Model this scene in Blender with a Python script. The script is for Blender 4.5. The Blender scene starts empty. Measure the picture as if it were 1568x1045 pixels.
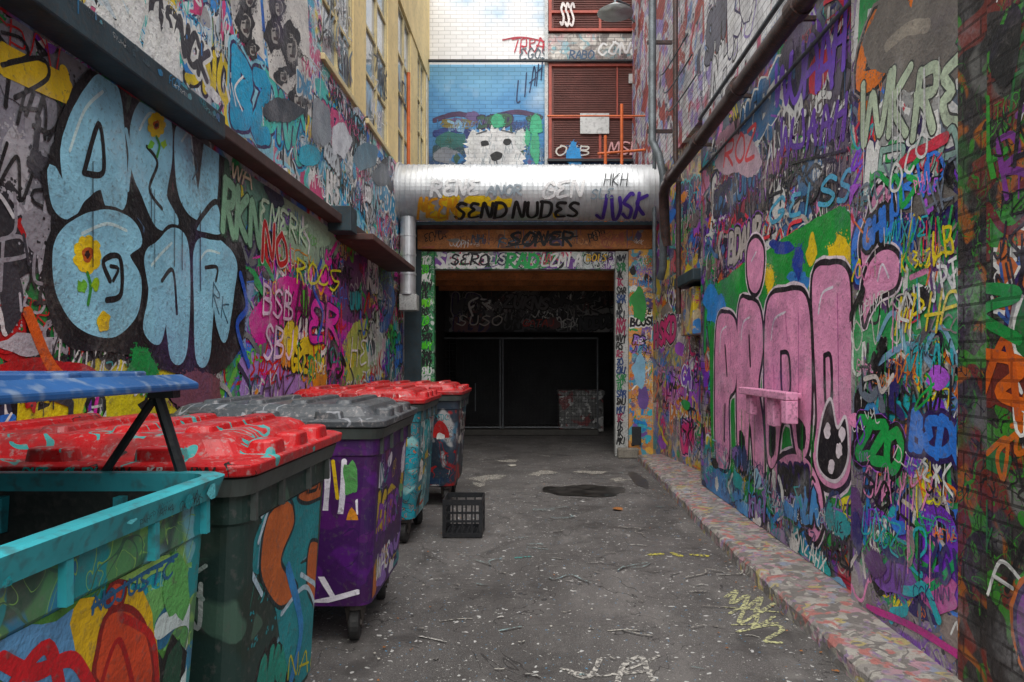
import bpy, math, random
from mathutils import Vector, noise
from mathutils.geometry import tessellate_polygon
random.seed(11)
R=random.random
def U_(a,b): return random.uniform(a,b)
scn=bpy.context.scene
# ------------------------------------------------------------ camera
F=1045.0; CX=815.0; CY=555.0; EYE=1.55
cam=bpy.data.cameras.new("camera"); co=bpy.data.objects.new("camera",cam)
scn.collection.objects.link(co)
co.location=(0,0,EYE); co.rotation_euler=(math.pi/2,0,0)
cam.sensor_width=36; cam.lens=24; cam.shift_x=-31/1568; cam.shift_y=32.5/1568
cam.clip_start=0.05; cam.clip_end=500
scn.camera=co
scn.view_settings.view_transform='Standard'
scn.view_settings.look='None'
scn.view_settings.exposure=0
# ------------------------------------------------------------ light (overcast)
w=bpy.data.worlds.new("World"); scn.world=w; w.use_nodes=True
nt=w.node_tree; bg=nt.nodes['Background']
sky=nt.nodes.new('ShaderNodeTexSky'); sky.sky_type='NISHITA'; sky.sun_disc=False
sky.sun_elevation=math.radians(64); sky.sun_rotation=math.radians(186); sky.dust_density=3
hs=nt.nodes.new('ShaderNodeHueSaturation'); hs.inputs['Saturation'].default_value=0.3
nt.links.new(sky.outputs[0],hs.inputs['Color']); nt.links.new(hs.outputs[0],bg.inputs[0])
bg.inputs[1].default_value=0.15
sl=bpy.data.lights.new("sun","SUN"); sl.energy=4.6; sl.angle=math.radians(95); sl.color=(1,.97,.93)
so=bpy.data.objects.new("sun",sl); scn.collection.objects.link(so)
az=math.radians(186); el=math.radians(64)
sd=Vector((math.sin(az)*math.cos(el),math.cos(az)*math.cos(el),math.sin(el)))
so.rotation_euler=sd.to_track_quat('Z','Y').to_euler()
# ------------------------------------------------------------ colours
def lin(h,k=1.0):
    if isinstance(h,tuple): return (h[0]*k,h[1]*k,h[2]*k,1)
    h=h.lstrip('#'); o=[]
    for i in (0,2,4):
        c=int(h[i:i+2],16)/255
        o.append((c/12.92 if c<=.04045 else ((c+.055)/1.055)**2.4)*k)
    return (o[0],o[1],o[2],1)
def vivid(c,sat=1.12,g=1.04):
    l=.3*c[0]+.59*c[1]+.11*c[2]
    return tuple(min(.85,max(.006,(l+(q-l)*sat)*g)) for q in c[:3])+(1,)
# ------------------------------------------------------------ materials
class NT:
    def __init__(s,name):
        s.m=bpy.data.materials.new(name); s.m.use_nodes=True
        s.t=s.m.node_tree; s.b=s.t.nodes['Principled BSDF']
        s.tc=s.n('ShaderNodeTexCoord').outputs['Object']
    def n(s,k,**kw):
        x=s.t.nodes.new(k)
        for a,b in kw.items(): setattr(x,a,b)
        return x
    def l(s,a,b): s.t.links.new(a,b)
    def noise(s,scale,detail=2,dist=0,off=None,rough=.5,vec=None,stretch=None):
        m=s.n('ShaderNodeMapping')
        s.l(vec or s.tc,m.inputs[0])
        m.inputs['Location'].default_value=off or (U_(-50,50),U_(-50,50),U_(-50,50))
        if stretch: m.inputs['Scale'].default_value=stretch
        x=s.n('ShaderNodeTexNoise'); s.l(m.outputs[0],x.inputs['Vector'])
        x.inputs['Scale'].default_value=scale; x.inputs['Detail'].default_value=detail
        x.inputs['Roughness'].default_value=rough; x.inputs['Distortion'].default_value=dist
        return x.outputs['Fac']
    def rng(s,v,a,b,c=0,d=1):
        x=s.n('ShaderNodeMapRange'); s.l(v,x.inputs[0])
        for i,q in enumerate((a,b,c,d)): x.inputs[i+1].default_value=q
        return x.outputs[0]
    def math(s,op,a,b=0,c=0):
        x=s.n('ShaderNodeMath',operation=op)
        for i,q in enumerate((a,b,c)):
            if isinstance(q,(int,float)): x.inputs[i].default_value=q
            else: s.l(q,x.inputs[i])
        return x.outputs[0]
    def mix(s,f,a,b,mode='MIX'):
        x=s.n('ShaderNodeMix',data_type='RGBA',blend_type=mode)
        for i,q in ((0,f),(6,a),(7,b)):
            if isinstance(q,(int,float,tuple)): x.inputs[i].default_value=q
            else: s.l(q,x.inputs[i])
        return x.outputs[2]
    def bump(s,h,st=.3,d=.01):
        x=s.n('ShaderNodeBump'); s.l(h,x.inputs['Height'])
        x.inputs['Strength'].default_value=st; x.inputs['Distance'].default_value=d
        s.l(x.outputs[0],s.b.inputs['Normal'])
    def col(s,c):
        if isinstance(c,tuple): s.b.inputs['Base Color'].default_value=c
        else: s.l(c,s.b.inputs['Base Color'])
    def p(s,**k):
        for a,b in k.items(): s.b.inputs[a.replace('_',' ')].default_value=b
        return s
    def mist(s,c,fine):   # overspray clouds from later cans + weather grime, grainy at the edge
        g=s.rng(fine,.4,.6,.35,1.15)
        for off,sc_,colr,amt,lo in (((3,7,1),1.5,(.035,.035,.045,1),.36,.54),((9,2,5),2.1,(.6,.6,.62,1),.3,.56),((1,8,4),1.2,(.2,.1,.38,1),.28,.55),((6,6,9),2.9,(.13,.115,.1,1),.36,.54)):
            n=s.noise(sc_,3,off=off)
            c=s.mix(s.math('MULTIPLY',s.rng(n,lo,lo+.17,0,amt),g),c,colr)
        return c
def simple(name,c,rough=.6,metal=0,var=.25,scale=6,dirt=.4,bump=.15,dirtc=(.05,.045,.04,1)):
    s=NT(name); n1=s.noise(scale,3); n2=s.noise(scale*7,2)
    a=s.mix(s.rng(n1,.3,.7),lin(c,1-var),lin(c,1+var*.5))
    a=s.mix(s.math('MULTIPLY',s.rng(n2,.5,.68),dirt),a,dirtc)
    s.col(a); s.p(Roughness=rough,Metallic=metal); s.bump(n2,bump,.01)
    return s.m
ALL=['6a2c8f','d23a8c','2aa3a8','2f8f45','e6c52c','c8262a','e07a28','141414','e8e6e0','3b7fc4','8fc3d8','1d3d7a','8d8d90','5b3a2a','9bcf4a','f0a8c4']
def bricks(s,axis,mort=.3,c2=.72):
    sp=s.n('ShaderNodeSeparateXYZ'); s.l(s.tc,sp.inputs[0])
    cb=s.n('ShaderNodeCombineXYZ'); s.l(sp.outputs[axis],cb.inputs[0]); s.l(sp.outputs['Z'],cb.inputs[1])
    bt=s.n('ShaderNodeTexBrick'); s.l(cb.outputs[0],bt.inputs[0])
    for k,v_ in (('Scale',1),('Brick Width',.235),('Row Height',.082),('Mortar Size',.007)): bt.inputs[k].default_value=v_
    bt.inputs['Color1'].default_value=(1,1,1,1); bt.inputs['Color2'].default_value=(c2,c2,c2,1); bt.inputs['Mortar'].default_value=(mort,mort,mort,1)
    return bt
def graf(name,base,pal,scale=1.6,nb=5,nl=3,brick=None,bumpk=.35,rough=.5,sc=1.0,lw=.012,mist=True):
    s=NT(name)
    n0=s.noise(1.2,3)
    prev=s.mix(s.rng(n0,.35,.65),lin(base,.8),lin(base,1.15))
    for i in range(nb):
        k=pal[i%len(pal)]
        n=s.noise(scale*U_(.7,2.4),U_(1,2.5),0 if i%2 else U_(.5,1.5))
        th=U_(.53,.6); sf=random.choice([.01,.03,.07,.12])
        prev=s.mix(s.rng(n,th,th+sf),prev,vivid(lin(k,sc)))
    for i in range(nl):
        k=pal[(i*3+1)%len(pal)]
        n=s.noise(scale*U_(1.5,4.5),U_(0,1),U_(.5,1.6))
        f=s.math('MULTIPLY',s.math('COMPARE',n,U_(.44,.56),U_(.6,1.4)*lw),s.math('GREATER_THAN',n0,U_(.46,.52)))
        prev=s.mix(f,prev,vivid(lin(k,sc)))
    fine=s.noise(34,3,rough=.65,off=(1,2,3))
    if mist: prev=s.mist(prev,fine)
    prev=s.mix(s.math('MULTIPLY',s.rng(fine,.57,.7),.5),prev,(.09,.085,.08,1))
    h=fine
    if brick:
        bt=bricks(s,brick)
        prev=s.mix(.9,prev,bt.outputs['Color'],'MULTIPLY')
        h=s.math('SUBTRACT',s.math('MULTIPLY',h,.5),s.math('MULTIPLY',bt.outputs['Fac'],1.1))
    s.col(prev); s.p(Roughness=rough); s.bump(h,bumpk,.02)
    return s.m
def paint_mat(name="spray_paint",brick=None,mist=True,mort=.3):
    s=NT(name)
    a=s.n('ShaderNodeAttribute'); a.attribute_name='Col'
    n=s.noise(34,3,rough=.65,off=(1,2,3))
    c=s.mix(1.0,a.outputs['Color'],s.mix(s.rng(s.noise(4.5,3,rough=.6,off=(4,4,4)),.3,.7),(.7,.7,.72,1),(1.14,1.14,1.12,1)),'MULTIPLY')
    if mist: c=s.mist(c,n)
    c=s.mix(s.math('MULTIPLY',s.rng(n,.57,.69),.5),c,(.1,.09,.085,1))
    h=n
    if brick:
        bt=bricks(s,brick,mort,.8)
        c=s.mix(.9,c,bt.outputs['Color'],'MULTIPLY'); h=s.math('SUBTRACT',s.math('MULTIPLY',h,.5),bt.outputs['Fac'])
    s.col(c); s.p(Roughness=.5); s.bump(h,.4,.02)
    return s.m
PAINT=paint_mat(); PAINTN=paint_mat("spray_paint_plain",mist=False); PAINTB=paint_mat("spray_paint_on_brick",'Y',mort=.5); PAINTX=paint_mat("spray_paint_on_back_brick",'X',mist=False,mort=.7)
def worn_mat():
    s=NT("worn_ground_paint")
    a=s.n('ShaderNodeAttribute'); a.attribute_name='Col'
    n=s.noise(45,4,rough=.7)
    c=s.mix(s.rng(n,.43,.56),a.outputs['Color'],(.085,.079,.075,1))
    s.col(c); s.p(Roughness=.8); return s.m
WORN=worn_mat()
# ------------------------------------------------------------ geometry helpers
def link(o,parent=None):
    scn.collection.objects.link(o)
    if parent:
        o.parent=parent; o.location=-parent.location
    return o
def empty(name,loc=(0,0,0)):
    e=bpy.data.objects.new(name,None); e.empty_display_size=.2; e.location=loc
    scn.collection.objects.link(e); return e
def mesh(name,v,f,mat,parent=None,smooth=False,bevel=0):
    me=bpy.data.meshes.new(name); me.from_pydata([tuple(x) for x in v],[],f); me.update()
    if mat: me.materials.append(mat)
    if smooth:
        for p in me.polygons: p.use_smooth=True
    o=bpy.data.objects.new(name,me); link(o,parent)
    if bevel:
        b=o.modifiers.new("bevel","BEVEL"); b.width=bevel; b.segments=2; b.limit_method='ANGLE'
    return o
class MB:
    def __init__(s): s.v=[]; s.f=[]
    def box(s,x0,x1,y0,y1,z0,z1):
        b=len(s.v)
        s.v+=[(x,y,z) for z in (z0,z1) for y in (y0,y1) for x in (x0,x1)]
        for q in ((0,2,3,1),(4,5,7,6),(0,1,5,4),(2,6,7,3),(0,4,6,2),(1,3,7,5)): s.f.append([b+i for i in q])
        return s
    def cyl(s,a,b,r,n=14,r2=None):
        a=Vector(a); b=Vector(b); d=(b-a).normalized()
        u=d.orthogonal().normalized(); w_=d.cross(u); k=len(s.v)
        r2=r if r2 is None else r2
        for p,rr in ((a,r),(b,r2)):
            for i in range(n):
                t=2*math.pi*i/n; s.v.append(tuple(p+u*math.cos(t)*rr+w_*math.sin(t)*rr))
        for i in range(n):
            j=(i+1)%n; s.f.append([k+i,k+j,k+n+j,k+n+i])
        s.f.append([k+i for i in range(n)][::-1]); s.f.append([k+n+i for i in range(n)])
        return s
    def loft(s,secs,c=(0,0),cb=True,ct=True,n=5):
        k=len(s.v); N=4*(n+1)
        for sec in secs:
            z,hx,hy,r=sec
            for (sx,sy,a0) in ((1,1,0),(-1,1,90),(-1,-1,180),(1,-1,270)):
                for i in range(n+1):
                    t=math.radians(a0+90*i/n)
                    s.v.append((c[0]+sx*(hx-r)+math.cos(t)*r,c[1]+sy*(hy-r)+math.sin(t)*r,z))
        for q in range(len(secs)-1):
            for i in range(N):
                j=(i+1)%N; s.f.append([k+q*N+i,k+q*N+j,k+(q+1)*N+j,k+(q+1)*N+i])
        if cb: s.f.append([k+i for i in range(N)][::-1])
        if ct: s.f.append([k+(len(secs)-1)*N+i for i in range(N)])
        return s
    def make(s,name,mat,parent=None,smooth=False,bevel=0):
        return mesh(name,s.v,s.f,mat,parent,smooth,bevel)
def box(name,x0,x1,y0,y1,z0,z1,mat,parent=None,bevel=0):
    return MB().box(x0,x1,y0,y1,z0,z1).make(name,mat,parent,bevel=bevel)
def tube(name,pts,r,mat,parent=None,cyc=False):
    c=bpy.data.curves.new(name,'CURVE'); c.dimensions='3D'; c.bevel_depth=r; c.bevel_resolution=4; c.use_fill_caps=True
    sp=c.splines.new('POLY'); sp.points.add(len(pts)-1); sp.use_cyclic_u=cyc
    for i,p in enumerate(pts): sp.points[i].co=(*p,1)
    c.materials.append(mat); o=bpy.data.objects.new(name,c); return link(o,parent)
# ------------------------------------------------------------ wall surfaces & spray painter
class Plane:
    def __init__(s,o,U,V,bounds=None):
        s.o=Vector(o); s.U=Vector(U).normalized(); s.V=Vector(V).normalized(); s.N=s.U.cross(s.V).normalized(); s.b=bounds
    def at(s,u,v,off):
        if s.b: u=min(max(u,s.b[0]),s.b[1]); v=min(max(v,s.b[2]),s.b[3])
        return s.o+s.U*u+s.V*v+s.N*off
    def px(s,x,y):   # surveyed position on this wall
        d=Vector(((x-CX)/F,1,(CY-y)/F)); e=Vector((0,0,EYE))
        t=(s.o-e).dot(s.N)/d.dot(s.N); p=e+d*t-s.o
        return (p.dot(s.U),p.dot(s.V))
class DuctS:
    def __init__(s,y,z,r): s.y=y; s.z=z; s.r=r; s.b=None
    def at(s,u,v,off):
        a=v/s.r; r=s.r+off
        return Vector((u,s.y-math.cos(a)*r,s.z+math.sin(a)*r))
    def px(s,x,y):
        dx,dz=(x-CX)/F,(CY-y)/F; oz=EYE-s.z; oy=-s.y
        A=1+dz*dz; B=2*(oy+oz*dz); C=oy*oy+oz*oz-s.r**2
        D=max(B*B-4*A*C,0); t=(-B-math.sqrt(D))/(2*A)
        return (dx*t, math.asin(max(-1,min(1,(EYE+dz*t-s.z)/s.r)))*s.r)
def crom(pts,closed,step):
    n=len(pts); out=[]
    if n<3 and not closed:
        a,b=pts[0],pts[-1]; L=math.dist(a,b); k=max(2,int(L/step))
        return [(a[0]+(b[0]-a[0])*i/k,a[1]+(b[1]-a[1])*i/k) for i in range(k+1)]
    rng=range(n if closed else n-1)
    g=(lambda i:pts[i%n]) if closed else (lambda i:pts[min(max(i,0),n-1)])
    for i in rng:
        p0,p1,p2,p3=g(i-1),g(i),g(i+1),g(i+2)
        k=max(2,min(14,int(math.dist(p1,p2)/step)))
        for j in range(k):
            t=j/k; q=[]
            for a in (0,1):
                q.append(.5*(2*p1[a]+(p2[a]-p0[a])*t+(2*p0[a]-5*p1[a]+4*p2[a]-p3[a])*t*t+(3*p1[a]-p0[a]-3*p2[a]+p3[a])*t**3))
            out.append(tuple(q))
    if not closed: out.append(tuple(pts[-1]))
    return out
FONT={
'A':[[(0,0),(.15,.6),(.35,1),(.55,.6),(.7,0)],[(.05,.35),(.65,.4)]],
'B':[[(0,0),(0,1)],[(0,1),(.5,.9),(.45,.6),(.05,.52),(.6,.4),(.55,.05),(0,0)]],
'C':[[(.65,.85),(.35,1),(.05,.6),(.1,.15),(.4,0),(.7,.2)]],
'D':[[(0,0),(0,1)],[(-.05,1),(.5,.9),(.7,.5),(.45,.08),(-.05,0)]],
'E':[[(.6,.95),(.2,.95),(.08,.75),(.35,.55),(.06,.35),(.15,.04),(.65,.08)]],
'F':[[(0,0),(.05,1),(.65,1)],[(.02,.55),(.5,.58)]],
'G':[[(.65,.85),(.35,1),(.05,.6),(.1,.15),(.4,0),(.68,.2),(.66,.45),(.4,.45)]],
'H':[[(0,0),(.02,1)],[(.62,0),(.6,1)],[(0,.5),(.62,.52)]],
'I':[[(.2,0),(.22,1)]],
'J':[[(.5,1),(.52,.3),(.35,0),(.05,.15)]],
'K':[[(0,0),(.02,1)],[(.6,1),(.08,.5),(.65,0)]],
'L':[[(.05,1),(.02,.05),(.6,.03)]],
'M':[[(0,0),(.1,1),(.38,.35),(.65,1),(.75,0)]],
'N':[[(0,0),(.05,1),(.6,.05),(.65,1)]],
'O':[[(.35,1),(.04,.7),(.06,.2),(.38,0),(.68,.3),(.62,.8),(.3,1)]],
'P':[[(.02,0),(.03,1)],[(0,1),(.55,.9),(.5,.55),(.03,.48)]],
'Q':[[(.35,1),(.04,.7),(.06,.2),(.38,0),(.68,.3),(.62,.8),(.3,1)],[(.4,.3),(.75,-.1)]],
'R':[[(.02,0),(.03,1)],[(0,1),(.55,.9),(.5,.58),(.05,.5),(.3,.35),(.68,-.02)]],
'S':[[(.62,.88),(.3,1),(.05,.75),(.35,.52),(.6,.28),(.35,0),(0,.12)]],
'T':[[(.35,0),(.36,1)],[(0,.98),(.72,1)]],
'U':[[(.02,1),(.05,.25),(.32,0),(.6,.25),(.62,1)]],
'V':[[(0,1),(.33,0),(.66,1)]],
'W':[[(0,1),(.18,0),(.38,.7),(.58,0),(.78,1)]],
'X':[[(0,0),(.62,1)],[(0,1),(.65,0)]],
'Y':[[(0,1),(.32,.5),(.65,1)],[(.32,.5),(.25,-.1)]],
'Z':[[(0,.95),(.62,1),(.02,.03),(.66,.05)]],
'*':[[(0,.3),(.6,.7)],[(0,.7),(.6,.3)],[(.3,.1),(.3,.9)]],
'-':[[(0,.4),(.6,.5)]],' ':[]}
class Painter:
    def __init__(s,surf,base=.001,step=.00005):
        s.s=surf; s.v=[]; s.f=[]; s.c=[]; s.off=base; s.step=step; s.rnd=None
    def lay(s):
        if s.rnd: return U_(*s.rnd)
        s.off+=s.step; return s.off
    def add(s,vs,fs,col):
        k=len(s.v); s.v+=vs; s.c+=[col]*len(vs); s.f+=[[k+i for i in q] for q in fs]
    def stroke(s,pts,w,col,closed=False,smooth=True,off=None,wob=.08):
        off=s.lay() if off is None else off
        c=vivid(lin(col)); step=max(.015,w*.4)
        p=crom(pts,closed,step) if smooth else list(pts)
        if closed: p.append(p[0])
        n=len(p)
        if n<2: return
        vs=[];fs=[]; sd=U_(0,99); st=.00004
        for i in range(n):
            a=p[max(i-1,0)]; b=p[min(i+1,n-1)]
            if closed and i in(0,n-1): a=p[-2]; b=p[1]
            dx,dy=b[0]-a[0],b[1]-a[1]; L=math.hypot(dx,dy) or 1e-6
            nx,ny=-dy/L,dx/L
            ww=w*.5*(1+wob*2*noise.noise(Vector((p[i][0]*14,p[i][1]*14,sd))))
            o=off+st*i/n
            vs.append(s.s.at(p[i][0]+nx*ww,p[i][1]+ny*ww,o)); vs.append(s.s.at(p[i][0]-nx*ww,p[i][1]-ny*ww,o))
            if i: fs.append((2*i-2,2*i-1,2*i+1,2*i))
        if not closed:
            for (i,sg) in ((0,-1),(n-1,1)):
                a=p[max(i-1,0)]; b=p[min(i+1,n-1)]
                t=math.atan2(b[1]-a[1],b[0]-a[0]); k=len(vs); o=off+st*i/n
                m=7
                for j in range(m):
                    an=t+(-math.pi/2+math.pi*j/(m-1))+(0 if sg>0 else math.pi)
                    vs.append(s.s.at(p[i][0]+math.cos(an)*w*.5,p[i][1]+math.sin(an)*w*.5,o))
                fs.append(tuple(range(k,k+m)))
        s.add(vs,fs,c)
    def poly(s,pts,col,smooth=True,off=None,rough=0):
        off=s.lay() if off is None else off
        p=crom(pts,True,.03 if rough else .05) if smooth else list(pts)
        if rough: p=[(a+U_(-rough,rough),b+U_(-rough,rough)) for a,b in p]
        tr=tessellate_polygon([[Vector((a,b,0)) for a,b in p]])
        s.add([s.s.at(a,b,off) for a,b in p],[tuple(t) for t in tr],vivid(lin(col)))
        return p
    def dust(s,p,col,n=80,dot=.009,sp=.035):   # overspray dots scattered along an outline p
        off=s.lay(); c=vivid(lin(col))
        for i in range(n):
            a=random.choice(p); x=a[0]+random.gauss(0,sp); y=a[1]+random.gauss(0,sp); d=dot*U_(.25,1)
            o=off+i*.0000008
            s.add([s.s.at(x+math.cos(k*1.257)*d,y+math.sin(k*1.257)*d,o) for k in range(5)],[(0,1,2,3,4)],c)
    def P(s,pts): return [s.s.px(*q) for q in pts]
    def shape(s,pxs,fill,out=None,ow=.05,out2=None,smooth=True):
        p=s.P(pxs)
        if out2: s.stroke(p,ow*2.6,out2,closed=True)
        if out: s.stroke(p,ow*1.6,out,closed=True)
        s.poly(p,fill,smooth)
        if out: s.stroke(p,ow,out,closed=True)
    def fat(s,shapes,fill,out,fw=.06,ow=.07,hl=None):
        L=[s.P(q) for q in shapes]
        for p in L: s.stroke(p,fw+ow*2,out,closed=True); 
        for p in L:
            s.stroke(p,fw+ow*.9,out,closed=True)
            s.poly(p,fill); s.stroke(p,fw,fill,closed=True)
        if hl:
            for p in L:
                k=p[:3]; cx=sum(q[0] for q in p)/len(p); cy=sum(q[1] for q in p)/len(p)
                s.stroke([(cx+(a-cx)*.78,cy+(b-cy)*.82) for a,b in k],.016,hl)
    def line(s,pxs,w,col): s.stroke(s.P(pxs),w,col)
    def blob(s,u,v,ru,rv,col,k=11,j=.3,off=None):
        p=s.poly([(u+math.cos(2*math.pi*i/k)*ru*U_(1-j,1+j),v+math.sin(2*math.pi*i/k)*rv*U_(1-j,1+j)) for i in range(k)],col,off=off,rough=min(ru,rv)*.05)
        if min(ru,rv)>.06: s.dust(p,col,60,sp=min(ru,rv)*.16)
    def pblob(s,x,y,rx,ry,col,j=.25,k=11):
        q=s.P([(x+math.cos(2*math.pi*i/k)*rx*U_(1-j,1+j),y+math.sin(2*math.pi*i/k)*ry*U_(1-j,1+j)) for i in range(k)])
        r=(max(a[1] for a in q)-min(a[1] for a in q))*.5
        p=s.poly(q,col,rough=r*.03)
        if r>.12: s.dust(p,col,160,sp=min(r*.14,.05))
    def letters(s,text,mp,jit=.05,gap=.85,slant=.15):
        out=[]; x=0
        for ch in text:
            if ch==' ': x+=.4; continue
            for st in FONT.get(ch,[]):
                out.append([(x+a+U_(-jit,jit)+slant*b,b+U_(-jit,jit)) for a,b in st])
            x+=gap
        W=max(x,.1)
        return [[mp(a/W,b) for a,b in q] for q in out]
    def tag(s,text,u,v,size,col,w=.02,ang=0,asp=1.0,**k):
        W=len(text)*.85*size*asp; ca,sa=math.cos(ang),math.sin(ang)
        mp=lambda a,b:(u+a*W*ca-b*size*sa,v+a*W*sa+b*size*ca)
        for q in s.letters(text,mp,**k): s.stroke(q,w,col)
    def ptag(s,text,x0,y0,x1,y1,h0,h1,col,w=.02,**k):
        mp=lambda a,b:s.s.px(x0+(x1-x0)*a,(y0+(y1-y0)*a)-(h0+(h1-h0)*a)*b)
        for q in s.letters(text,mp,**k): s.stroke(q,w,col)
    def throw(s,text,u,v,size,fill,out,asp=1.0,ang=0,bgc=None,ww=.2):
        W=len(text)*.85*size*asp; ca,sa=math.cos(ang),math.sin(ang)
        mp=lambda a,b:(u+a*W*ca-b*size*sa,v+a*W*sa+b*size*ca)
        L=s.letters(text,mp,jit=.07,gap=.88)
        rr=s.rnd; s.rnd=None; base=U_(*rr) if rr else s.off; keep=s.off
        if bgc:
            for q in L: s.stroke(q,size*(ww+.26),bgc,off=base+U_(0,.00005))
        for i,q in enumerate(L): s.stroke(q,size*ww+.05,out,off=base+.0001+i*.000005)
        for i,q in enumerate(L): s.stroke(q,size*ww,fill,off=base+.00025+i*.000005)
        s.rnd=rr; s.off=keep+(.0 if rr else .0004)
    def ptagfill(s,text,x0,y0,x1,y1,h0,h1,fill,out,w=.1,ow=.05,**k):
        mp=lambda a,b:s.s.px(x0+(x1-x0)*a,(y0+(y1-y0)*a)-(h0+(h1-h0)*a)*b)
        L=s.letters(text,mp,**k)
        for q in L: s.stroke(q,w+ow,out)
        for q in L: s.stroke(q,w,fill)
    def drips(s,u,v,n,wd,col,ln=.3):
        for i in range(n):
            a=u+U_(0,wd); s.stroke([(a,v),(a+U_(-.01,.01),v-U_(.3,1)*ln)],U_(.005,.012),col)
    def chaos(s,u0,u1,v0,v1,nt=60,nth=10,nb=20,pal=ALL,smin=.1,smax=.5,rnd=(.0002,.002),wt=1.0):
        s.rnd=rnd
        for i in range(nb):
            s.blob(U_(u0,u1),U_(v0,v1),U_(.08,.4)*smax*2,U_(.08,.3)*smax*2,random.choice(pal))
        for i in range(nth):
            t=''.join(random.choice('ABCDEGHKMNORSUWZ') for _ in range(random.randint(2,5)))
            z=U_(smax*.6,smax*1.3)
            s.throw(t,U_(u0,u1-.3),U_(v0,v1-z),z,random.choice(pal),random.choice(['101010','101010','e0e0da','2a1850']),asp=U_(.7,1.1),ang=U_(-.12,.2),bgc=random.choice([None,random.choice(pal)]),ww=U_(.2,.34))
        for i in range(nt):
            t=''.join(random.choice('ABCDEFGHJKLMNOPRSTUVWXYZ*') for _ in range(random.randint(2,6)))
            z=smin+(smax-smin)*R()**1.6
            s.tag(t,U_(u0,u1-.1),U_(v0,v1-z),z,random.choice(pal+['101010','dcdcd8','101010']),w=z*U_(.05,.14)*wt,ang=U_(-.25,.35),asp=U_(.6,1.2),slant=U_(-.1,.4),jit=.13)
        for i in range(nt//3):
            a,b=U_(u0,u1),U_(v0,v1)
            q=[(a,b)]
            for _ in range(random.randint(3,8)):
                a+=U_(-.35,.35)*smax*2; b+=U_(-.3,.3)*smax*2; q.append((min(max(a,u0),u1),min(max(b,v0),v1)))
            s.stroke(q,U_(.008,.06),random.choice(pal))
        for i in range(nt//4):
            s.drips(U_(u0,u1),U_(v0+.3,v1),random.randint(1,5),.25,random.choice(pal))
        s.rnd=None
    def make(s,name,parent=None,mat=None):
        me=bpy.data.meshes.new(name); me.from_pydata([tuple(x) for x in s.v],[],s.f); me.update()
        ca=me.color_attributes.new('Col','FLOAT_COLOR','POINT')
        fl=[]; [fl.extend(c) for c in s.c]; ca.data.foreach_set('color',fl)
        me.materials.append(mat or PAINT)
        o=bpy.data.objects.new(name,me); return link(o,parent)
# ============================================================ SETTING
Y0=.7
gm=simple("far_ground",'6a6662',.9)
mesh("ground",[(-250,-250,-.004),(250,-250,-.004),(250,250,-.004),(-250,250,-.004)],[(0,1,2,3)],gm)
s=NT("asphalt")
c=s.mix(s.rng(s.noise(1.1,4,.5),.35,.65),(.062,.057,.054,1),(.108,.1,.095,1))
fn=s.noise(190,2,rough=.7)
c=s.mix(s.math('MULTIPLY',s.rng(fn,.48,.66),.6),c,(.23,.22,.21,1))
c=s.mix(s.math('MULTIPLY',s.rng(s.noise(3.2,5,rough=.7,stretch=(1,.5,1)),.52,.68),.5),c,(.2,.188,.175,1))
c=s.mix(s.math('MULTIPLY',s.rng(s.noise(2.3,5,.6,rough=.65),.53,.67),.7),c,(.038,.034,.032,1))
c=s.mix(s.math('MULTIPLY',s.rng(s.noise(.8,4,rough=.6,stretch=(1.4,.35,1)),.54,.66),.45),c,(.042,.038,.036,1))
for i,(k,sc_,th) in enumerate((('c8c8c0',60,.75),('4a90b8',48,.77),('d0d0cc',24,.74))):
    c=s.mix(s.math('MULTIPLY',s.rng(s.noise(sc_,1),th-.03,th),.7),c,lin(k))
n6=s.noise(1.3,4,.6)
c=s.mix(s.math('MULTIPLY',s.math('COMPARE',n6,.5,.002),.8),c,(.02,.018,.017,1))
s.col(c); s.l(s.rng(n6,.4,.6,.58,.85),s.b.inputs['Roughness'])
s.bump(fn,.6,.006)
asph=s.m
mesh("asphalt_road",[(-2.3,-6,0),(2.3,-6,0),(2.3,17.4,0),(-2.3,17.4,0)],[(0,1,2,3)],asph)
GP=Plane((0,0,0),(1,0,0),(0,1,0))
g=Painter(GP,base=.0035,step=.00005)
g.line([(1112,915),(1128,905),(1120,925),(1145,912),(1138,935),(1165,915),(1158,940),(1185,925)],.03,'b8b88a')
g.line([(1118,940),(1140,930),(1132,955),(1160,942),(1155,962),(1185,945)],.026,'b8b88a'); g.line([(1110,930),(1190,938)],.02,'b8b88a'); g.line([(1122,958),(1190,955)],.02,'b8b88a')
g.line([(1130,968),(1180,958),(1198,965),(1172,982),(1195,985)],.03,'b8b88a')
g.ptag("JA",870,1040,1010,1045,34,34,'b0ada6',.03,jit=.1)
g.line([(860,1025),(930,1035),(1010,1005)],.022,'b0ada6')
g.line([(995,850),(1013,849)],.05,'b9b255'); g.line([(1030,848),(1042,852)],.05,'b9b255'); g.line([(1060,850),(1082,852)],.05,'b9b255')
g.line([(790,855),(812,853)],.03,'3f8f8a')
for q in ((745,733,22,4),(762,730,10,3),(835,724,16,2.5),(820,727,8,2),(782,706,14,2),(735,742,8,3),(905,724,20,2),(945,735,10,2)): g.pblob(*q,'b0aca2',j=.5,k=13)
for i in range(190):
    a,b=U_(-.7,1.45),U_(2.4,10.5)
    L=U_(.02,.2)*random.choice([.3,.5,1]); t=U_(-.5,.5)
    g.stroke([(a,b),(a+math.cos(t)*L*.6,b+math.sin(t)*L*.6+U_(-.02,.02)),(a+math.cos(t)*L,b+math.sin(t)*L)],U_(.003,.013),random.choice(['a8a59c','b8b6b0','8c8880','9a9890','7f9898','a8a59c']))
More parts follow.
